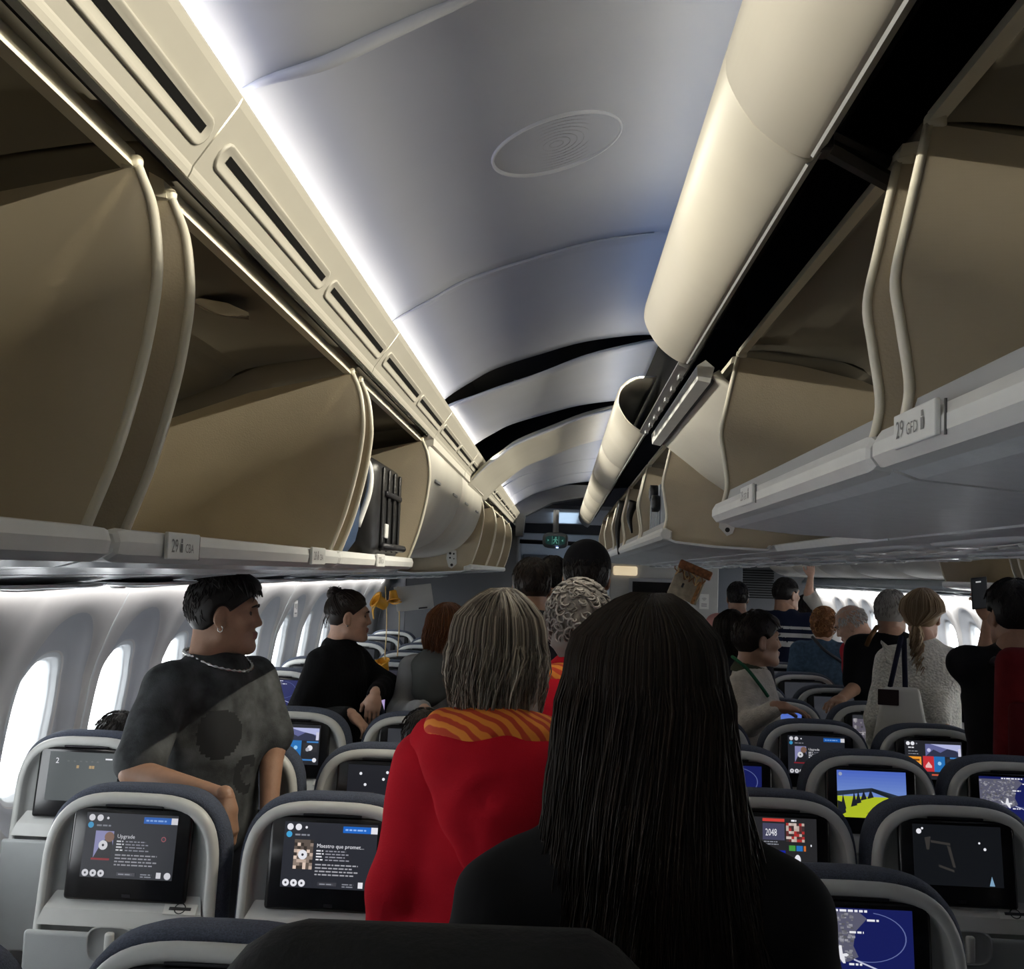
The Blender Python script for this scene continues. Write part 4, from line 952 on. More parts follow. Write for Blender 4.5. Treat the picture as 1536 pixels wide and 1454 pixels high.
def surfnet(f, lo, h):
    nx, ny, nz = f.shape; s = f < 0
    acc = np.zeros((nx-1, ny-1, nz-1, 3), np.float32); cnt = np.zeros((nx-1, ny-1, nz-1), np.float32); faces = []
    idx = np.indices(f.shape).astype(np.float32)
    for ax in range(3):
        sl0 = [slice(None)]*3; sl1 = [slice(None)]*3; sl0[ax] = slice(0, -1); sl1[ax] = slice(1, None)
        a, b = f[tuple(sl0)], f[tuple(sl1)]; cr = s[tuple(sl0)] != s[tuple(sl1)]
        t = np.where(cr, a/np.where(cr, a-b, 1), 0)
        pos = np.stack([idx[i][tuple(sl0)] for i in range(3)], -1); pos[..., ax] += t; pos *= cr[..., None]
        o1, o2 = [i for i in range(3) if i != ax]
        for d1 in (0, 1):
            for d2 in (0, 1):
                q = [slice(None)]*3; n1, n2 = f.shape[o1]-1, f.shape[o2]-1
                q[o1] = slice(d1, d1+n1); q[o2] = slice(d2, d2+n2)
                acc += pos[tuple(q)]; cnt += cr[tuple(q)]
        c = np.argwhere(cr); c = c[(c[:, o1] > 0) & (c[:, o2] > 0) & (c[:, o1] < f.shape[o1]-1) & (c[:, o2] < f.shape[o2]-1)]
        faces.append((ax, o1, o2, c, s[tuple(sl0)][tuple(c.T)]))
    m = cnt > 0; vid = np.full(cnt.shape, -1, np.int64); vid[m] = np.arange(m.sum())
    V = acc[m]/cnt[m][:, None]*h+lo; Q = []
    for ax, o1, o2, c, sg in faces:
        g4 = []
        for d1, d2 in ((-1, -1), (0, -1), (0, 0), (-1, 0)):
            e = c.copy(); e[:, o1] += d1; e[:, o2] += d2; g4.append(vid[tuple(e.T)])
        q = np.stack(g4, 1); flip = sg if ax != 1 else ~sg
        q = np.where(flip[:, None], q, q[:, ::-1]); Q.append(q)
    Q = np.concatenate(Q); return V, Q[(Q >= 0).all(1)]
def volume(pr, h, sub=(), cut=None, disp=None, pad=.02):
    """surface of the smooth union of pr, minus sub, kept where cut(X,Y,Z) < 0"""
    lo, hi = bounds(pr, pad+2*h); n = np.ceil((hi-lo)/h).astype(int)+1
    X, Y, Z = np.meshgrid(*[lo[i]+h*np.arange(n[i]) for i in range(3)], indexing='ij', copy=False)
    X = X.astype(np.float32); Y = Y.astype(np.float32); Z = Z.astype(np.float32); f = None
    for p in pr:
        d = sdf1(p, X, Y, Z); f = d if f is None else smin(f, d, p[5])
    for p in sub: f = -smin(-f, sdf1(p, X, Y, Z), p[5])
    if disp is not None: f = f+disp(X, Y, Z)
    if cut is not None: f = np.maximum(f, cut(X, Y, Z))
    return surfnet(f, lo, h)
def folds(seed, amp=.006, wl=.10):
    rn = np.random.RandomState(seed); ds = rn.randn(5, 3); ds /= np.linalg.norm(ds, axis=1)[:, None]; ph = rn.rand(5)*6; w = rn.uniform(.7, 1.6, 5)
    def f(X, Y, Z):
        o = 0; wx = .03*np.sin(Z*17+ph[0])+.02*np.sin(X*23+ph[1])
        for d, p, q in zip(ds, ph, w): o = o+np.sin((X*d[0]+Y*d[1]+Z*d[2]*.6+wx)*6.283/(wl*q)+p)
        return o*amp/2.5
    return f
class Acc:
    def __init__(s): s.V = []; s.F = []; s.n = 0; s.M = []
    def add(s, V, Q, m=0): s.V.append(np.asarray(V, float)); s.F.append(np.asarray(Q)+s.n); s.n += len(V); s.M += [m]*len(Q); return s
    def obj(s, name, mats, parent=None):
        V = np.concatenate(s.V); me = bpy.data.meshes.new(name); F_ = [tuple(q) for a in s.F for q in a.tolist()]
        me.from_pydata(V.tolist(), [], F_)
        for m in mats: me.materials.append(m)
        me.polygons.foreach_set('material_index', s.M); me.polygons.foreach_set('use_smooth', [True]*len(F_)); me.update()
        o = bpy.data.objects.new(name, me); COL.objects.link(o); o.parent = parent
        return o
# ---- heads and hands, made once
def head_geo(male, h=.0042):
    j = 1.0 if male else .93
    pr = [el((0, -.012, .03), (.076, .096, .094), .02), el((0, .028, -.03), (.060, .062, .080), .03), el((0, .045, -.072), (.042*j, .040, .038), .03), el((0, .078, -.098), (.020*j, .018, .016), .02),
          rc((-.05*j, .0, -.065), (-.02, .068, -.10), .020, .014, .03), rc((.05*j, .0, -.065), (.02, .068, -.10), .020, .014, .03),
          el((0, .078, .034), (.048, .018, .014), .02), rc((0, .086, .018), (0, .103, -.024), .0075, .0108, .016), el((-.011, .092, -.029), (.008, .009, .008), .008), el((.011, .092, -.029), (.008, .009, .008), .008),
          el((-.038, .066, -.018), (.022, .020, .018), .02), el((.038, .066, -.018), (.022, .020, .018), .02),
          el((0, .092, -.056), (.022, .010, .0065), .007), el((0, .090, -.067), (.019, .010, .0075), .007),
          rc((0, -.035, -.05), (0, -.045, -.14), .058*(1 if male else .86), .060*(1 if male else .84), .03)]
    for s in (-1, 1):
        rm = Matrix.Rotation(s*.35, 3, 'Z') @ Matrix.Rotation(-.2, 3, 'X')
        pr += [el((s*.077, -.006, -.004), (.008, .019, .031), .006, rm), el((s*.074, .0, -.028), (.008, .011, .012), .008)]
    sub = [el((-.030, .098, .006), (.017, .016, .011), .012), el((.030, .098, .006), (.017, .016, .011), .012)]
    for s in (-1, 1): sub += [el((s*.086, .002, -.002), (.006, .009, .017), .006)]
    pr2 = [el((-.030, .072, .006), (.012, .012, .011), .004), el((.030, .072, .006), (.012, .012, .011), .004)]
    lo, hi = bounds(pr, .02)
    V, Q = volume(pr, h, sub); e = [volume([p], .004, pad=.006) for p in pr2]
    return V, Q, e
HEADS = {m: head_geo(m) for m in (True, False)}
def hand_geo(curl, spread=.0):
    """right hand; wrist at the origin, fingers along +y, back of the hand up (+z), thumb on -x"""
    pr = [rc((0, -.01, 0), (0, .03, 0), .024, .027, .02), el((.0, .052, 0), (.040, .046, .0145), .02), rc((-.022, .03, -.004), (-.032, .05, -.010), .016, .013, .015)]
    for i, (x, l, r) in enumerate(((-.030, .072, .0088), (-.010, .080, .0090), (.011, .074, .0086), (.030, .058, .0078))):
        p = np.array((x, .086 if i < 3 else .080, .0)); a = 0; pr.append(rc((x*.8, .05, 0), p, r*1.05, r*1.02, .012))
        yaw = -x*spread*8
        for q, (fl, ca) in enumerate(((.46, .8), (.30, 1.1), (.24, .8))):
            a += curl*ca; d = np.array((math.sin(yaw), math.cos(a)*math.cos(yaw), -math.sin(a))); e = p+d*l*fl
            pr.append(rc(p, e, r*(1-.1*q), r*(.92-.1*q), .004)); p = e
    p = np.array((-.034, .035, -.008)); d = np.array((-.55, .75, -.30)); d /= np.linalg.norm(d); e = p+d*.040; pr.append(rc(p, e, .0125, .0105, .010))
    d2 = np.array((-.15, .85, -.45)); d2 /= np.linalg.norm(d2); pr.append(rc(e, e+d2*.032, .0105, .0085, .005))
    return volume(pr, .0036, pad=.006)
HANDS = {}
def hand(curl):
    k = round(curl, 2)
    if k not in HANDS: HANDS[k] = hand_geo(k)
    return HANDS[k]
def frame(y, up):
    y = Vector(y).normalized(); x = y.cross(Vector(up)).normalized(); z = x.cross(y); return np.array(Matrix((x, y, z)).transposed())
def skin_mat(name, c, rough=.5): return mat(name, c, rough, noise=(35, .08), bump=('noise', 250, .12))
SKIN = {'light': skin_mat('skin_light', (.50, .30, .21)), 'tan': skin_mat('skin_tan', (.36, .20, .125)), 'brown': skin_mat('skin_brown', (.24, .125, .075))}
MT['eye'] = mat('eye_dark', (.10, .085, .075), .2); MT['lip'] = mat('lip', (.32, .13, .11), .45); MT['brow'] = mat('brow_dark', (.02, .015, .012), .8)
def hair_mat(name, cols, rough=.42):
    m = bpy.data.materials.new(name); m.use_nodes = True; nt = m.node_tree; b = nt.nodes['Principled BSDF']; b.inputs['Roughness'].default_value = rough
    b.inputs['Specular IOR Level'].default_value = .25
    gi = nt.nodes.new('ShaderNodeNewGeometry'); r = nt.nodes.new('ShaderNodeValToRGB'); el_ = r.color_ramp.elements
    while len(el_) < len(cols): el_.new(.5)
    for i, c in enumerate(cols): el_[i].position = i/(len(cols)-1); el_[i].color = (*c, 1)
    nt.links.new(gi.outputs['Random Per Island'], r.inputs['Fac']); nt.links.new(r.outputs['Color'], b.inputs['Base Color'])
    return m
HM = {'black': hair_mat('hair_black', [(.006, .005, .005), (.012, .010, .009), (.02, .016, .014)]), 'darkbrown': hair_mat('hair_dark_brown', [(.008, .006, .005), (.018, .012, .009), (.035, .022, .015)]),
      'longbrown': hair_mat('hair_long_brown', [(.010, .007, .006), (.018, .0125, .009), (.034, .023, .016)], .55), 'greyblond': hair_mat('hair_grey_blond', [(.07, .06, .045), (.22, .18, .14), (.13, .11, .09), (.50, .44, .35), (.30, .26, .20)]),
      'greycurl': hair_mat('hair_grey_curly', [(.16, .145, .13), (.26, .24, .22), (.42, .39, .36)], .6), 'auburn': hair_mat('hair_auburn', [(.07, .025, .010), (.14, .05, .02), (.20, .08, .03)]), 'ginger': hair_mat('hair_ginger', [(.14, .055, .018), (.26, .11, .04), (.36, .17, .06)], .55),
      'blond': hair_mat('hair_blond', [(.16, .10, .05), (.30, .21, .12), (.45, .34, .22)]), 'grey': hair_mat('hair_grey', [(.12, .11, .10), (.24, .22, .20), (.36, .34, .31)], .55), 'white': hair_mat('hair_white', [(.4, .38, .35), (.55, .53, .5)], .6)}
def cran(phi, th, t):
    """point on the inflated cranium: phi azimuth (0 = face, grows to the left ear side), th from the crown"""
    c = (0, -.012, .03); r = (.078+t, .098+t, .096+t)
    return np.array((c[0]-r[0]*math.sin(th)*math.sin(phi), c[1]+r[1]*math.sin(th)*math.cos(phi), c[2]+r[2]*math.cos(th)))
def cap_geo(t, n=(0, .62, -.78), c=.003, h=.006, extra=(), disp=None, ear=False):
    pr = [el((0, -.012, .03), (.077+t, .097+t, .095+t), .02)]+list(extra)
    ears = [el((sg*.092, .004, -.004), (.032, .028, .038), .006) for sg in (-1, 1)] if ear else []
    return volume(pr, h, ears, cut=lambda X, Y, Z: X*n[0]+Y*n[1]+Z*n[2]-c, disp=disp)
def strand(A, path, r0, n=3, taper=.25):
    m = len(path); rr = [r0*(1-(1-taper)*(k/(m-1))**2) for k in range(m)]; rr[0] = r0*.5
    V, Fc = tubegeo([tuple(p) for p in path], rr, n, False); A.add([tuple(v) for v in V], np.array(Fc))
def hair_geo(kind, rn):
    """hair volume and strands in head space -> Acc"""
    A = Acc(); U = rn.uniform
    if kind in ('short', 'crop', 'shortgrey'):
        t = .016 if kind == 'short' else .010
        ext = [el((0, .02, .085), (.066, .085, .045), .03)] if kind == 'short' else []
        A.add(*cap_geo(t, c=.004 if kind != 'short' else .006, extra=ext, ear=True))
        for i in range(900):
            ph = U(-math.pi, math.pi); th = U(.05, 1.85)
            if abs(ph) < 1.1 and th > 1.15: continue
            if abs(ph) < 2.0 and th > 1.2: continue
            t2 = t+(.010 if kind == 'short' and th < .9 and abs(ph) < 1.8 else 0); p = cran(ph, th, t2-.003); q = cran(ph+U(-.18, .18), th+U(.22, .36), t2-U(-.002, .004)); strand(A, [p, cran(ph, th+.14, t2+.0015), q], .0026)
        if kind == 'short':
            for i in range(60):
                ph = U(-.9, .9); p = cran(ph, .75, t+.006); q = cran(ph*1.05+.1, 1.25+U(-.1, .12), t+.012); strand(A, [p, cran(ph, 1.0, t+.014), q], .004)
    elif kind == 'ring':
        A.add(*cap_geo(.004, n=(0, .55, .84), c=-.012, disp=None)) if False else None
        for i in range(420):
            ph = U(.75, 2*math.pi-.75); th = U(1.0, 2.0)
            if math.cos(ph) > 0 and th > 1.6: continue
            p = cran(ph, th, -.002); q = cran(ph+U(-.2, .2), th+.22, U(.004, .012)); strand(A, [p, (p+q)/2, q], .0045)
        for i in range(120):
            ph = U(-math.pi, math.pi); p = cran(ph, U(.2, 1.0), -.001); q = cran(ph+U(-.4, .4), U(.5, 1.2), .004); strand(A, [p, q], .002)
    elif kind in ('bob', 'long', 'pony'):
        L = {'bob': .195, 'long': .50, 'pony': .09}[kind]; N = {'bob': 1300, 'long': 3600, 'pony': 700}[kind]; t = .016
        A.add(*cap_geo(.012, c=.006))
        if kind != 'pony':
            zb = -L*.85
            ext = [rc((0, -.045, .0), (0, -.05, zb), .082, .068 if kind == 'bob' else .075, .05), rc((-.045, -.03, .0), (-.05, -.035, zb*.9), .05, .045, .05), rc((.045, -.03, .0), (.05, -.035, zb*.9), .05, .045, .05)]
            A.add(*volume(ext, .008, cut=lambda X, Y, Z: np.maximum(Y-.02-(.02 if kind == 'bob' else .0), -Z+zb)))
        for i in range(N):
            side = 1 if rn.random() < .5 else -1
            ph = side*(math.pi-abs(rn.gauss(0, 1.05))) if kind != 'bob' else side*U(.85, math.pi)
            if abs(ph) < .75: ph = side*U(.75, 2.2)
            part = np.array((.012+U(-.004, .004), U(-.06, .055), 0)); p0 = cran(0, 0, t*.7)*1; p0[0] = part[0]; p0[1] = -.012+part[1]; p0[2] = .03+(.096+t)*math.sqrt(max(.05, 1-(part[1]/.11)**2))-.002
            tt = t+U(-.006, .006)+(.006 if kind == 'long' else 0); path = [p0]
            for k in range(1, 7):
                th = .30+1.30*k/6; q = cran(ph, th, tt*(1+.3*k/6)); w = min(1, .35+.65*k/4); path.append(p0*(1-w)+q*w)
            e = path[-1].copy(); l = L*U(.72, 1.05) if kind == 'bob' else L*U(.7, 1.0)
            wa, wp = U(0, .010), U(0, 6); tip = U(-.02, .03)
            m = 6 if kind == 'bob' else 12
            if kind == 'pony':
                tgt = np.array((0, -.105, -.05)); 
                for k in range(1, 5): w = k/4; path.append(e*(1-w)+tgt*w+np.array((0, -.02*math.sin(w*3.14), -.01*math.sin(w*3.14))))
            else:
                fx = -math.sin(ph)
                for k in range(1, m+1):
                    w = k/m; q = e+np.array((fx*(.012*math.sin(w*2.2)-.035*w*w if kind == 'bob' else (.03*w*fx*fx+(.07*w*w if fx > .2 else 0)))+wa*math.sin(wp+w*7), -math.cos(ph)*.0+(-.015*math.sin(w*3)+(.03*w*w*(1 if math.cos(ph) < 0 else -1) if kind == 'bob' else -.02*w))+wa*math.cos(wp+w*6), -l*w)); path.append(q)
            strand(A, path, .0026 if kind == 'bob' else .0019)
        if kind == 'pony':
            for i in range(110):
                b = np.array((U(-.015, .015), -.105+U(-.01, .01), -.05+U(-.01, .01))); ph0 = U(0, 6); path = [b]
                for k in range(1, 9): w = k/8; path.append(b+np.array((.022*math.sin(ph0+w*9)*math.sin(w*2.6)+.02*w, -.01*w+.014*math.cos(ph0+w*9), -.22*w*U(.9, 1.0))))
                strand(A, path, .006)
    elif kind == 'curly':
        A.add(*cap_geo(.018, c=.012, disp=lambda X, Y, Z: .004*np.sin(X*90)*np.sin(Y*95+1)*np.sin(Z*85)))
        A.add(*volume([el((0, -.055, -.03), (.082, .058, .075), .02)], .008, disp=lambda X, Y, Z: .004*np.sin(X*90)*np.sin(Y*95+1)*np.sin(Z*85)))
        for i in range(420):
            ph = U(-math.pi, math.pi); th = abs(rn.gauss(0, 1)); th = U(.0, 2.35)
            if abs(ph) < .95 and th > 1.15: continue
            if abs(ph) < 1.5 and th > 1.7: continue
            p = cran(ph, th, .012); nrm = p-np.array((0, -.012, .03)); nrm /= np.linalg.norm(nrm); tx = np.cross(nrm, rn.choice([(0, 0, 1), (1, 0, 0), (0, 1, 0)])+np.array((.1, .2, .05))); tx /= np.linalg.norm(tx); ty_ = np.cross(nrm, tx)
            R_ = U(.008, .016); path = []
            for k in range(9): a = k*.75+U(0, .1); path.append(p+nrm*(.004+.010*math.sin(k*.4))+tx*R_*math.cos(a)+ty_*R_*math.sin(a)-np.array((0, 0, .002*k)))
            strand(A, path, .0038, taper=.5)
    elif kind == 'bun':
        A.add(*cap_geo(.008, c=.004, ear=True))
        A.add(*volume([el((0, -.075, .118), (.034, .034, .030), .01), rc((0, -.055, .10), (0, -.07, .115), .022, .022, .02)], .005, disp=lambda X, Y, Z: .003*np.sin(X*150)*np.sin(Z*170+Y*100)))
        bun = np.array((0, -.07, .112))
        for i in range(360):
            ph = U(-math.pi, math.pi); th = 1.75 if abs(ph) > 1.7 else (1.35 if abs(ph) > 1.0 else 1.05); p = cran(ph, th+U(-.1, .1), .004); path = [p]
            for k in range(1, 7):
                w = k/6; q = p*(1-w)+bun*w; d = q-np.array((0, -.012, .03)); rr = np.sqrt(((d/np.array((.089, .109, .107)))**2).sum())
                if rr < 1: q = np.array((0, -.012, .03))+d/rr
                path.append(q)
            strand(A, path, .0028, taper=.7)
        for i in range(80):
            a0 = U(0, 6); inc = U(-1, 1); path = []
            for k in range(8): a = a0+k*.7; path.append(np.array((.036*math.cos(a), -.075+.036*math.sin(a)*math.cos(inc), .118+.033*math.sin(a)*math.sin(inc)+.012*math.cos(a*.5))))
            strand(A, path, .003, taper=.7)
        for i in range(26):
            ph = math.pi+U(-.7, .7); p = cran(ph, 1.75, .003); strand(A, [p, p+np.array((U(-.01, .01), -.012, -.03)), p+np.array((U(-.02, .02), -.01+U(-.01, .01), -.07))], .0012)
    return A
def person(label, foot, H, yaw, cloth, skin='tan', male=True, hair=('short', 'black'), head=None, head_yaw=None, head_pitch=0., head_roll=0., lean=(0, 0), arms=({}, {}), sleeve='short', res=.011, seed=1, girth=1., sit=False, legs=True, trousers=None, group=None, face=True, neckline=0., shoulder=.175, hem=.86, drop=0., paint=None):
    """foot = (x, y) on the floor; H height; yaw 0 faces the nose of the plane, -90 faces right.
    head = world centre of the head (moves the whole figure so that it fits); arms: (left, right) with elbow/wrist in the world"""
    rn = random.Random(seed); s = H/1.70
    Rz = np.array(Matrix.Rotation(R(yaw), 3, 'Z')); Rl = np.array(Matrix.Rotation(R(-lean[0]), 3, 'X') @ Matrix.Rotation(R(lean[1]), 3, 'Y'))
    z0 = 0.
    piv = np.array((0, 0, .93))
    hc_l = piv+Rl @ (np.array((0, .025, 1.578))-piv)
    org = np.array((foot[0], foot[1], 0.))
    if head is not None:
        hw = np.array(head); org = hw-Rz @ (hc_l*s)
        if not sit: z0 = org[2]; 
    def up(p): return org+Rz @ ((piv+Rl @ (np.array(p, float)-piv))*s)     # upper body
    def lo_(p): return org+Rz @ (np.array(p, float)*s)                      # legs
    g_ = girth; B = Acc()
    # head
    hy = yaw if head_yaw is None else head_yaw
    Rh = np.array(Matrix.Rotation(R(hy), 3, 'Z') @ Matrix.Rotation(R(-head_pitch), 3, 'X') @ Matrix.Rotation(R(head_roll), 3, 'Y')); hc = up((0, .025, 1.578)); hs = s*(1.0 if male else .97)
    toW = lambda V: (np.asarray(V)*hs) @ Rh.T+hc
    V, Q, eyes = HEADS[male]
    fmi = np.zeros(len(Q), int); cen = V[Q].mean(1)
    lips = (np.abs(cen[:, 0]) < .023) & (np.abs(cen[:, 2]+.0615) < .011) & (cen[:, 1] > .088); fmi[lips] = 1
    B.V.append(toW(V)); B.F.append(Q); B.M += fmi.tolist(); B.n += len(V)
    # neck and trunk under the clothes
    nb = up((0, -.012, 1.43)); nt_ = hc+Rh @ np.array((0, -.035, -.06))*hs; r_ = .058*s*(1 if male else .86)
    B.add(*volume([rc(nt_, nb, r_, r_*1.08, .03), rc(nb, up((0, 0, 1.36)), r_*1.1, .07*s, .05), rc(up((-.10, 0, 1.375-drop)), up((.10, 0, 1.375-drop)), .042*s, None, .05), el(up((0, 0, 1.22)), np.array((.11, .085, .16))*s, .05), el(up((0, 0, 1.0)), np.array((.10, .08, .15))*s, .05)], .009))
    # arms
    sh = [up((-shoulder, -.005, 1.385-drop)), up((shoulder, -.005, 1.385-drop))]; slv = []
    for i, a in enumerate(arms):
        sg = -1 if i == 0 else 1
        e = np.array(a['elbow']) if 'elbow' in a else up((sg*(shoulder+.05), -.03, 1.10)); w = np.array(a['wrist']) if 'wrist' in a else up((sg*(shoulder+.06), .08, .87))
        B.add(*volume([rc(sh[i], e, .046*s, .040*s, .02), rc(e, w, .040*s, .026*s, .02)], .008))
        d = Vector(w-e); hd = Vector(a['dir']) if 'dir' in a else d; fr = frame(hd, a.get('up', (0, 0, 1) if abs(hd.normalized().z) < .9 else (sg, 0, 0)))
        hv, hq = hand(a.get('curl', .35)); hv = hv.copy()
        if i == 0: hv = hv*np.array((-1, 1, 1)); hq = hq[:, ::-1]
        B.add((hv*s*(.98 if male else .9)) @ fr.T+w, hq)
        slv.append((sh[i], e, w))
    body = B.obj('person', [SKIN[skin], MT['lip']]); tag(body, label, 'person', group)
    if face:
        for q, (ev, eq) in enumerate(eyes):
            A = Acc().add(toW(ev), eq); A.obj('eye', [MT['eye']], body)
            sg = -1 if q == 0 else 1
            A = Acc(); pb = [toW(np.array([(sg*x, y, z)]))[0] for x, y, z in ((.014, .098, .026), (.030, .097, .031), (.046, .084, .026))]
            V2, F2 = tubegeo([tuple(p) for p in pb], [.003, .004, .0015], 6); A.add([tuple(v) for v in V2], np.array([f for f in F2 if len(f) == 4])); A.obj('eyebrow', [MT['brow']], body)
    # garment
    gp = [rc(up((-shoulder+.02, -.005, 1.385-drop)), up((0, -.005, 1.395-drop*.3)), .056*s*g_, .066*s*g_, .05), rc(up((shoulder-.02, -.005, 1.385-drop)), up((0, -.005, 1.395-drop*.3)), .056*s*g_, .066*s*g_, .05), el(up((0, .012, 1.26)), np.array((.01+shoulder, .125, .20))*s*g_, .06, Rz @ Rl), el(up((0, .01, 1.08)), np.array((.165, .12, .20))*s*g_, .08, Rz @ Rl), el(up((0, 0, .95)), np.array((.175, .13, .13))*s*g_, .08, Rz @ Rl), rc(up((0, -.01, 1.40)), up((0, -.012, 1.425+neckline)), .075*s, .068*s, .05)]
    for i, (a, e, w) in enumerate(slv):
        wide = 1.35 if sleeve == 'short' else 1.25
        if sleeve == 'short': m = a+(e-a)*.85; gp.append(rc(a, m, .068*s, .062*s*wide*.85, .05))
        elif sleeve == 'long':
            wc = e+(w-e)*.94; gp += [rc(a, e, .066*s, .054*s, .05), rc(e, wc, .053*s, .040*s, .04)]
        elif sleeve == 'none': gp.append(rc(a, a+(e-a)*.15, .062*s, .058*s, .04))
    zc = lo_((0, 0, hem))[2]
    hemd = lambda X, Y, Z: zc-Z
    V, Q = volume(gp, res*s, disp=folds(seed, .0036, .13), cut=hemd)
    ga = Acc().add(V, Q)
    if paint: ga.M = paint(V[Q].mean(1)).astype(int).tolist()
    gar = ga.obj(cloth[0], list(cloth[1:]), body)
    # trousers and shoes
    if legs:
        tm = trousers or MT['trousers']
        if sit: lp = [rc(lo_((-.09, .05, .93-.02)), lo_((-.10, .48, .93)), .085*s, .065*s, .05), rc(lo_((.09, .05, .91)), lo_((.10, .48, .93)), .085*s, .065*s, .05), rc(lo_((-.10, .48, .93)), lo_((-.10, .50, .50)), .06*s, .05*s, .04), rc(lo_((.10, .48, .93)), lo_((.10, .50, .50)), .06*s, .05*s, .04)]
        else:
            kz = .49; fl = max(.02, -z0/s+.05)
            lp = [rc(lo_((-.085, 0, .90)), lo_((-.095, .01, kz)), .092*s, .062*s, .05), rc(lo_((.085, 0, .90)), lo_((.095, .01, kz)), .092*s, .062*s, .05), rc(lo_((-.095, .01, kz)), lo_((-.10, -.01, fl+.03)), .062*s, .050*s, .03), rc(lo_((.095, .01, kz)), lo_((.10, -.01, fl+.03)), .062*s, .050*s, .03)]
            for sg in (-1, 1):
                Vb, Fb = bevbox((.085*s, .25*s, .07), .03, 3); c = lo_((sg*.10, .05, 0)); c[2] = .036
                mkobj('shoe', [tuple(Rz @ np.array(v)+c) for v in Vb], Fb, MT['shoe'], body, True)
        Acc().add(*volume(lp, .02)).obj('trousers', [tm], body)
    # hair
    if hair:
        A = hair_geo(hair[0], rn); A.V = [toW(v) for v in A.V]; A.obj('hair', [HM[hair[1]]], body)
    return dict(body=body, toW=toW, up=up, hc=hc, s=s, Rh=Rh, Rz=Rz, Rl=Rl)
MT['trousers'] = mat('trousers_dark', (.02, .022, .03), .85); MT['shoe'] = mat('shoe_dark', (.03, .03, .03), .5)
def cloth(name, col, rough=.85, **k): return mat(name, col, rough, spec=.12, **k)
V3 = lambda *a: np.array(P(*a))
# ------------------------------------------------------------------ the passengers
FAST_TEST = False
grey_tee = cloth('washed_grey_cotton', (.065, .069, .071), noise=(14, .55), bump=('noise', 260, .3))
print_blk = cloth('black_print', (.030, .031, .033), .85)
def tee_paint(c):
    m = np.zeros(len(c)); k = V3(322, 1105, 3.2)
    d = ((c[:, 0]-k[0])/.055)**2+((c[:, 2]-k[2])/.075)**2; m[(d < 1) & (c[:, 1] > 3.05) & (c[:, 1] < 3.36)] = 1
    k = V3(352, 1175, 3.2); d = ((c[:, 0]-k[0])/.03)**2+((c[:, 2]-k[2])/.06)**2; m[(d < 1) & (d > .25) & (c[:, 1] < 3.36)] = 1
    return m
m1 = person('young man in washed grey T-shirt and silver chain, leaning on a seat back', (0, 0), 1.74, -120, ('t_shirt', grey_tee, print_blk), 'tan', True, ('short', 'black'), head=V3(338, 922, 3.35), head_yaw=-80, lean=(2, 0), seed=3, res=.009, girth=1.0, paint=tee_paint, drop=.02, shoulder=.18, neckline=-.025,
            arms=({'elbow': V3(408, 1120, 3.45), 'wrist': V3(403, 1225, 3.36), 'curl': .4, 'dir': (0, -.1, -1)}, {'elbow': V3(203, 1160, 3.0), 'wrist': V3(338, 1198, 2.86), 'curl': .5, 'dir': (.30, -.12, -1), 'up': (1, 0, .3)}))
bw = person('woman with dark hair in a top bun, black sweater, standing among the seats', (0, 0), 1.66, -108, ('sweater', cloth('black_knit', (.008, .008, .009), .95, bump=('wave', 60, .5))), 'light', False, ('bun', 'darkbrown'), head=V3(523, 926, 4.98), head_yaw=-80, lean=(4, 0), sleeve='long', seed=5, res=.010, girth=.98, shoulder=.16, drop=.02,
            arms=({'elbow': V3(580, 1030, 5.1), 'wrist': V3(563, 1040, 4.72), 'curl': .35, 'dir': (-.1, -.2, -1), 'up': (0, -1, 0)}, {'elbow': V3(440, 1085, 4.80), 'wrist': V3(527, 1072, 4.50), 'curl': .5, 'dir': (.75, -.2, -.6)}))
au = person('woman with auburn bob and grey hooded sweater, hand on the seat before her', (0, 0), 1.62, -20, ('hooded_sweater', cloth('pale_grey_fleece', (.30, .30, .30), .9, noise=(6, .2))), 'light', False, ('bob', 'auburn'), head=V3(672, 945, 5.0), head_yaw=-25, lean=(-2, 0), sleeve='long', seed=8, res=.012,
            arms=({'elbow': V3(600, 1068, 4.95), 'wrist': V3(636, 1064, 4.52), 'curl': .55, 'dir': (.5, -.8, -.25)}, {}))
red = cloth('red_fleece', (.50, .010, .022), .9, noise=(8, .10), bump=('noise', 300, .3))
rh = person('woman with grey-blond bob in a red hoodie with orange lined hood', (0, 0), 1.70, 0, ('hoodie', red), 'light', False, ('bob', 'greyblond'), head=V3(748, 978, 2.28), head_yaw=-6, sleeve='long', seed=11, res=.009, girth=1.04, neckline=.02, shoulder=.142, drop=.04,
            arms=({'elbow': V3(592, 1330, 2.25), 'wrist': V3(575, 1490, 2.35)}, {}))
lh = person('woman with very long dark hair and black top, seen from behind', (0, 0), 1.68, 0, ('black_top', cloth('black_jersey', (.010, .010, .011), .9)), 'light', False, ('long', 'longbrown'), head=V3(968, 1040, 1.46), head_yaw=-8, sleeve='long', seed=13, res=.009, face=False, shoulder=.18, drop=.085, neckline=-.03)
cg = person('person with curly grey hair and red collar, in the aisle', (0, 0), 1.66, 0, ('red_jacket', red), 'light', False, ('curly', 'greycurl'), head=V3(868, 940, 3.05), sleeve='long', seed=17, res=.012, face=False, neckline=.03)
dk = person('man with short dark hair and bare tan neck, up the aisle', (0, 0), 1.72, 5, ('red_shirt', cloth('rust_shirt', (.30, .06, .03), .9)), 'tan', True, ('crop', 'darkbrown'), head=V3(797, 882, 4.75), seed=19, res=.014, face=False)
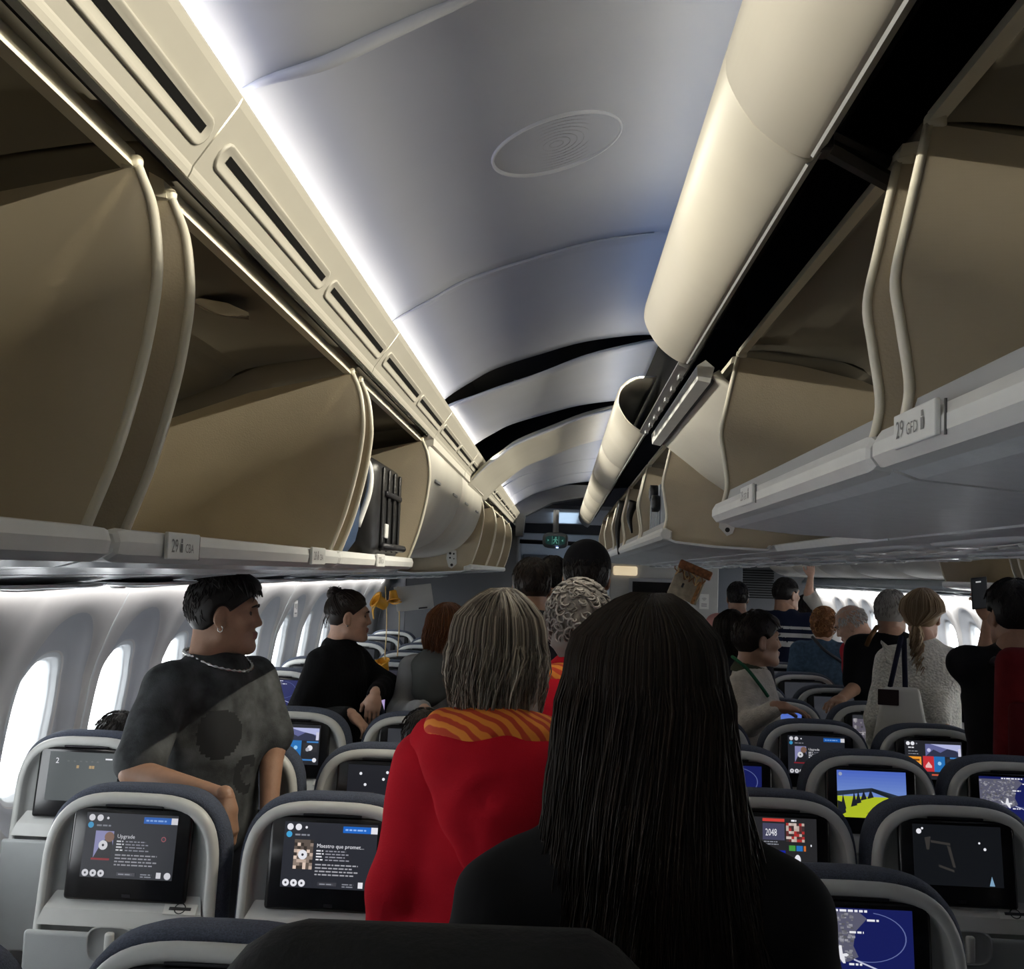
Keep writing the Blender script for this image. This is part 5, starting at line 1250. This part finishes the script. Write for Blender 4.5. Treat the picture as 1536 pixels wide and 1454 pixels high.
d2 = person('dark-haired person next to the black cap, further up the aisle', (0, 0), 1.72, 0, ('dark_shirt', cloth('dark_shirt', (.015, .018, .03), .9)), 'tan', True, ('crop', 'black'), head=V3(829, 872, 5.7), seed=21, res=.016, face=False)
cp = person('man in a black cap, up the aisle', (0, 0), 1.80, -5, ('dark_jacket', cloth('dark_jacket', (.012, .012, .016), .9)), 'tan', True, ('crop', 'black'), head=V3(880, 868, 4.1), seed=23, res=.014, face=False)
sw = person('young man in a cream sweater over an olive collar, looking sideways', (0, 0), 1.72, -112, ('sweater', cloth('cream_knit', (.50, .46, .40), .95, noise=(30, .15), bump=('noise', 130, 1.2))), 'tan', True, ('short', 'darkbrown'), head=V3(1137, 962, 5.2), head_yaw=-82, head_pitch=-3, sleeve='long', seed=29, res=.011, girth=.94, shoulder=.155,
            arms=({}, {'elbow': V3(1125, 1085, 4.95), 'wrist': V3(1165, 1060, 4.78), 'curl': .3, 'dir': (1, -.12, -.12)}))
s1 = person('dark-haired person with a pink collar, far centre rows', (0, 0), 1.68, 0, ('pink_shirt', cloth('pink_shirt', (.45, .22, .20), .9)), 'brown', True, ('crop', 'black'), head=V3(1106, 898, 8.45), seed=31, res=.016, face=False)
s2 = person('person with brown shoulder-length hair behind the cream sweater', (0, 0), 1.60, 0, ('dark_top', cloth('dark_top', (.02, .02, .025), .9)), 'tan', False, ('bob', 'darkbrown'), head=V3(1095, 948, 6.05), seed=33, res=.016, face=False)
st = cloth('navy_polo', (.012, .016, .035), .9)
stripe_w = cloth('white_stripe', (.5, .5, .48), .9)
def polo_paint(c): z = P(1180, 955, 8.45).z; t = (c[:, 2]-z)/.034; return ((np.abs(t) < 2.5) & (np.floor(t) % 2 == 0))
sp = person('man in navy polo with white striped sleeves', (0, 0), 1.76, -20, ('polo_shirt', st, stripe_w), 'tan', True, ('crop', 'black'), head=V3(1180, 893, 8.45), head_yaw=-60, seed=35, res=.010, face=False, paint=polo_paint)
ra = person('woman stretching one bare arm up towards the bins', (0, 0), 1.64, 0, ('striped_top', cloth('cream_top', (.4, .38, .34), .9)), 'light', False, ('bob', 'darkbrown'), head=V3(1207, 915, 9.25), seed=37, res=.016, face=False, sleeve='short',
            arms=({}, {'elbow': V3(1213, 890, 9.15), 'wrist': V3(1216, 866, 9.15), 'dir': (0, 0, 1), 'up': (0, -1, 0), 'curl': .1}))
gi = person('woman with curly ginger hair and a blue denim jacket', (0, 0), 1.62, -20, ('denim_jacket', cloth('denim', (.05, .085, .13), .9, noise=(40, .3))), 'light', False, ('curly', 'ginger'), head=V3(1236, 938, 7.65), seed=39, res=.012, face=False, sleeve='long')
om = person('old man with thin white hair and red shirt, bending his head', (0, 0), 1.66, 100, ('red_shirt', cloth('red_shirt', (.30, .02, .03), .9)), 'light', True, ('ring', 'white'), head=V3(1277, 938, 6.86), head_yaw=70, head_pitch=28, lean=(15, 0), seed=41, res=.012)
gm = person('grey-haired man in a black T-shirt beside the woman in white', (0, 0), 1.76, -15, ('t_shirt', cloth('black_tee', (.008, .008, .009), .9)), 'tan', True, ('shortgrey', 'grey'), head=V3(1338, 922, 6.05), head_yaw=-35, seed=43, res=.012, face=False, girth=1.12,
            arms=({'elbow': V3(1285, 1030, 6.02), 'wrist': V3(1262, 1048, 5.82)}, {}))
wl = cloth('white_lace_knit', (.74, .72, .65), .95, noise=(60, .15), bump=('voronoi', 90, 1.6))
bl = person('woman in a white ruffled lace sweater with a low blond ponytail', (0, 0), 1.72, -15, ('lace_sweater', wl), 'light', False, ('pony', 'blond'), head=V3(1384, 925, 5.2), head_yaw=-35, sleeve='long', seed=47, res=.010, shoulder=.15, drop=.02,
            arms=({}, {'elbow': V3(1405, 1045, 5.1), 'wrist': V3(1415, 1082, 5.0), 'dir': (.2, -.1, -1), 'up': (1, 0, 0), 'curl': .3}))
ph = person('man in black holding up a phone, red backpack on his back', (0, 0), 1.78, -10, ('black_shirt', cloth('black_shirt', (.010, .010, .011), .9)), 'tan', True, ('short', 'black'), head=V3(1518, 925, 4.45), head_yaw=10, seed=53, res=.012, face=False, sleeve='short',
            arms=({'elbow': V3(1474, 1010, 4.75), 'wrist': V3(1484, 930, 4.82), 'dir': (-.40, .0, 1), 'up': (0, -1, .1), 'curl': .7}, {}))
kid = person('dark-haired child sitting in the seat beside the red hoodie', (0, 0), 1.45, 0, ('shirt', cloth('kid_shirt', (.05, .05, .06), .9)), 'tan', True, ('short', 'black'), head=V3(636, 1118, 3.74), seed=59, res=.016, sit=True, face=False)
sd = person('dark-haired passenger sitting low by the window', (0, 0), 1.55, 0, ('shirt', cloth('seated_shirt', (.04, .04, .05), .9)), 'tan', True, ('short', 'black'), head=V3(178, 1126, 3.74), seed=61, res=.016, sit=True, face=False)

# ---- what they wear and carry
def worn(fig, name, mb, m, smooth=True): return mb.build(name, m, fig['body'], smooth)
silver = mat('silver', (.6, .6, .58), .25, metal=1)
nk = m1['up']; lp = []
for k in range(72):
    t = 2*math.pi*k/72; lp.append(tuple(nk((.094*math.cos(t), (.124 if math.sin(t) > 0 else .098)*math.sin(t), 1.450-.035*max(0, math.sin(t))+.012*max(0, -math.sin(t))))))
worn(m1, 'chain_necklace', MB().tube(lp+lp[:1], [(.003 if k % 2 else .0075) for k in range(73)], 6, False), silver)
er = m1['toW'](np.array([(.080+.009*math.cos(t)*.3, -.002+.008*math.cos(t), -.040+.009*math.sin(t)) for t in np.linspace(0, 6.283, 17)])); worn(m1, 'earring', MB().tube([tuple(p) for p in er], .0016, 6, False), silver)
er = bw['toW'](np.array([(.078, -.002, -.036), (.079, -.002, -.043)])); worn(bw, 'earring', MB().tube([tuple(p) for p in er], .004, 8), silver)
# hood of the red hoodie
def hood_part(fig, name, prims, m, res=.008, seed=2, amp=.004):
    Acc().add(*volume(prims, res, disp=folds(seed, amp, .09))).obj(name, [m], fig['body'])
u = rh['up']; s_ = rh['s']
hood_part(rh, 'hood', [el(u((0, -.085, 1.375)), np.array((.150, .075, .075))*s_, .04), el(u((0, -.115, 1.30)), np.array((.115, .055, .10))*s_, .05), el(u((0, -.115, 1.215)), np.array((.055, .04, .07))*s_, .05), rc(u((-.13, -.03, 1.40)), u((-.105, .06, 1.385)), .042*s_, .035*s_, .04), rc(u((.13, -.03, 1.40)), u((.105, .06, 1.385)), .042*s_, .035*s_, .04)], red)
om_ = mat('orange_lining', (.75, .20, .02), .85); nt = om_.node_tree; tc = nt.nodes.new('ShaderNodeTexCoord'); wv = nt.nodes.new('ShaderNodeTexWave'); wv.inputs['Scale'].default_value = 16; wv.inputs['Distortion'].default_value = 3; wv.bands_direction = 'DIAGONAL'
rp = nt.nodes.new('ShaderNodeValToRGB'); rp.color_ramp.elements[0].color = (.55, .05, .015, 1); rp.color_ramp.elements[1].color = (.80, .26, .03, 1); rp.color_ramp.elements[0].position = .35; rp.color_ramp.elements[1].position = .6
nt.links.new(tc.outputs['Object'], wv.inputs['Vector']); nt.links.new(wv.outputs['Fac'], rp.inputs['Fac']); nt.links.new(rp.outputs['Color'], nt.nodes['Principled BSDF'].inputs['Base Color'])
hood_part(rh, 'hood_lining', [el(u((0, -.080, 1.425)), np.array((.128, .066, .050))*s_, .03), rc(u((-.11, -.05, 1.425)), u((.11, -.05, 1.425)), .034*s_, None, .03)], om_, seed=4, amp=.003)
u2 = cg['up']; hood_part(cg, 'hood', [el(u2((0, -.08, 1.39)), np.array((.14, .07, .08)), .04), el(u2((0, -.10, 1.30)), np.array((.10, .05, .09)), .04)], red, .011)
hood_part(cg, 'hood_lining', [el(u2((0, -.075, 1.44)), np.array((.12, .06, .045)), .03)], om_, .011)
u3 = au['up']; fg_ = cloth('dark_grey_hood', (.09, .095, .09), .95)
hood_part(au, 'hood', [el(u3((0, -.05, 1.40)), np.array((.135, .085, .10)), .04), el(u3((0, -.09, 1.30)), np.array((.11, .05, .09)), .04)], fg_, .011)
# black cap
V, Q = volume([el((0, -.008, .045), (.088, .110, .098), .02)], .006, [el((0, -.125, -.005), (.032, .03, .022), .008)], cut=lambda X, Y, Z: -(Z-.012+.10*Y*0))
Ac = Acc().add(cp['toW'](V), Q)
br = [[cp['toW'](np.array([((.082-.012*k/4)*math.sin(a), .075+(.03+.075*k/4)*math.cos(a)*1.0, .018-.012*(k/4)-.02*math.sin(a)**2)]))[0] for a in np.linspace(-1.35, 1.35, 15)] for k in range(5)]
V, Fc = loftgeo(br+[[p+np.array((0, 0, .004)) for p in l] for l in br[::-1]], False); Ac.add(V, np.array(Fc)); Ac.obj('cap', [cloth('cap_black', (.006, .006, .008), .9)], cp['body'])
# collar and green strap of the sweater man
u4 = sw['up']; olive = cloth('olive_cotton', (.06, .065, .04), .9)
cl = [u4((.072*math.cos(t), -.005+.075*math.sin(t), 1.452-.03*max(0, math.sin(t)))) for t in np.linspace(0, 6.283, 25)]
worn(sw, 'collar', MB().loft([[tuple(c+np.array((0, 0, dz))+ (c-u4((0, -.005, 1.44)))*k) for c in cl] for dz, k in ((.02, -.05), (.03, .02), (-.005, .28), (-.02, .30), (-.02, .1))], False), olive)
tag(MB().tube(smoothpath([P(1098, 985, 5.12), P(1120, 1003, 5.02), P(1140, 1028, 5.0), P(1152, 1045, 5.02)], 5), .008, 6).build('shoulder_strap', cloth('green_webbing', (.02, .10, .05), .8), None, True), 'green strap across the cream sweater', 'strap')
# ruffles and tote of the woman in white
u5 = bl['up']
for sg in (-1, 1):
    seam = [u5((sg*(.135-.02*abs(k-6)/6), -.10+.20*k/12, 1.42-.09*((k-6)/6)**2)) for k in range(13)]; fine = smoothpath([tuple(p) for p in seam], 6); lo = []
    for j in range(5):
        w = j/4; lo.append([np.array(p)+np.array(u5((sg*.05, 0, .03))-u5((0, 0, 0)))*w+np.array((0, .012*math.sin(i*1.3)*w, .010*math.cos(i*1.3)*w)) for i, p in enumerate(fine)])
    V, Fc = loftgeo(lo, False); o = mkobj('ruffle', V, Fc, wl, bl['body'], True)
tb = empty('tote_bag', P(1352, 1075, 4.95), 'white tote bag with a dark strap hung on the shoulder of the woman in white', 'bag'); tb.rotation_euler.z = R(-10)
V, Fc = bevbox((.20, .06, .26), .02, 3); MB().add([(v[0]*(1+.25*v[2]/.13*-1), v[1], v[2]) for v in V], Fc).build('body', cloth('tote_canvas', (.60, .59, .55), .9), tb, True)
MB().box((-.06, -.032, .085), (.09, .006, .07), .003).build('dark_patch', cloth('tote_dark', (.03, .02, .02), .9), tb)
hp = P(1352, 1075, 4.95)
for q, (a, b) in enumerate(((P(1352, 955, 5.08), P(1334, 1035, 4.95)), (P(1356, 957, 5.12), P(1358, 1035, 4.97)))):
    MB().tube([a-hp, (a+b)/2-hp, b-hp], .012, 6).build('strap', cloth('strap_navy', (.015, .015, .03), .9), tb, True).matrix_parent_inverse = Matrix.Rotation(R(10), 4, 'Z')
tag(MB().tube(smoothpath([P(1218, 955, 7.54), P(1236, 975, 7.48), P(1258, 990, 7.50), P(1268, 1000, 7.56)], 5), .011, 6).build('shoulder_strap', MT['dark_metal'], None, True), 'black strap across the denim jacket', 'strap')
tag(MB().tube(smoothpath([P(1300, 968, 5.95), P(1306, 955, 5.92), P(1316, 940, 6.0)], 5), .014, 6).build('shoulder_strap', cloth('brown_leather', (.10, .05, .02), .6), None, True), 'brown strap on the shoulder of the grey-haired man', 'strap')
# phone and backpack
pc = P(1469, 890, 4.78); pr_ = Matrix.Rotation(R(-8), 3, 'Y') @ Matrix.Rotation(R(12), 3, 'X'); pho = empty('phone', pc, 'black phone held up in one hand towards the bins', 'phone')
MB().box((0, 0, 0), (.070, .009, .142), .004, 3, pr_).build('case', mat('phone_black', (.01, .01, .011), .3), pho, True)
MB().box(pr_ @ Vector((0, -.005, 0)), (.062, .001, .130), .0, 1, pr_).build('screen', mat('phone_screen', (.01, .01, .012), .5, spec=.2, emit=(.008, .009, .010), estr=1), pho)
MB().box(pr_ @ Vector((-.004, -.0058, .052)), (.022, .0006, .006), .0, 1, pr_).build('screen_text', mat('phone_text', (.5, .5, .5), .3, emit=(.4, .4, .4), estr=1), pho)
bp = empty('backpack', P(1556, 1065, 4.17), 'dark red backpack on the man with the phone', 'backpack'); bp.rotation_euler.z = R(-10)
V, Fc = bevbox((.30, .15, .46), .06, 4); MB().add([(v[0]*(1-.15*v[2]), v[1], v[2]) for v in V], Fc).build('body', cloth('pack_red', (.13, .01, .012), .8, noise=(20, .2)), bp, True)
MB().box((0, -.085, -.08), (.24, .05, .22), .02).build('front_pocket', cloth('pack_red_dark', (.09, .008, .010), .8), bp, True)
for sx in (-1, 1): MB().tube(smoothpath([(sx*.10, .07, .14), (sx*.11, .13, .17), (sx*.12, .2, .15)], 5), .018, 6).build('strap', MT['dark_metal'], bp, True)
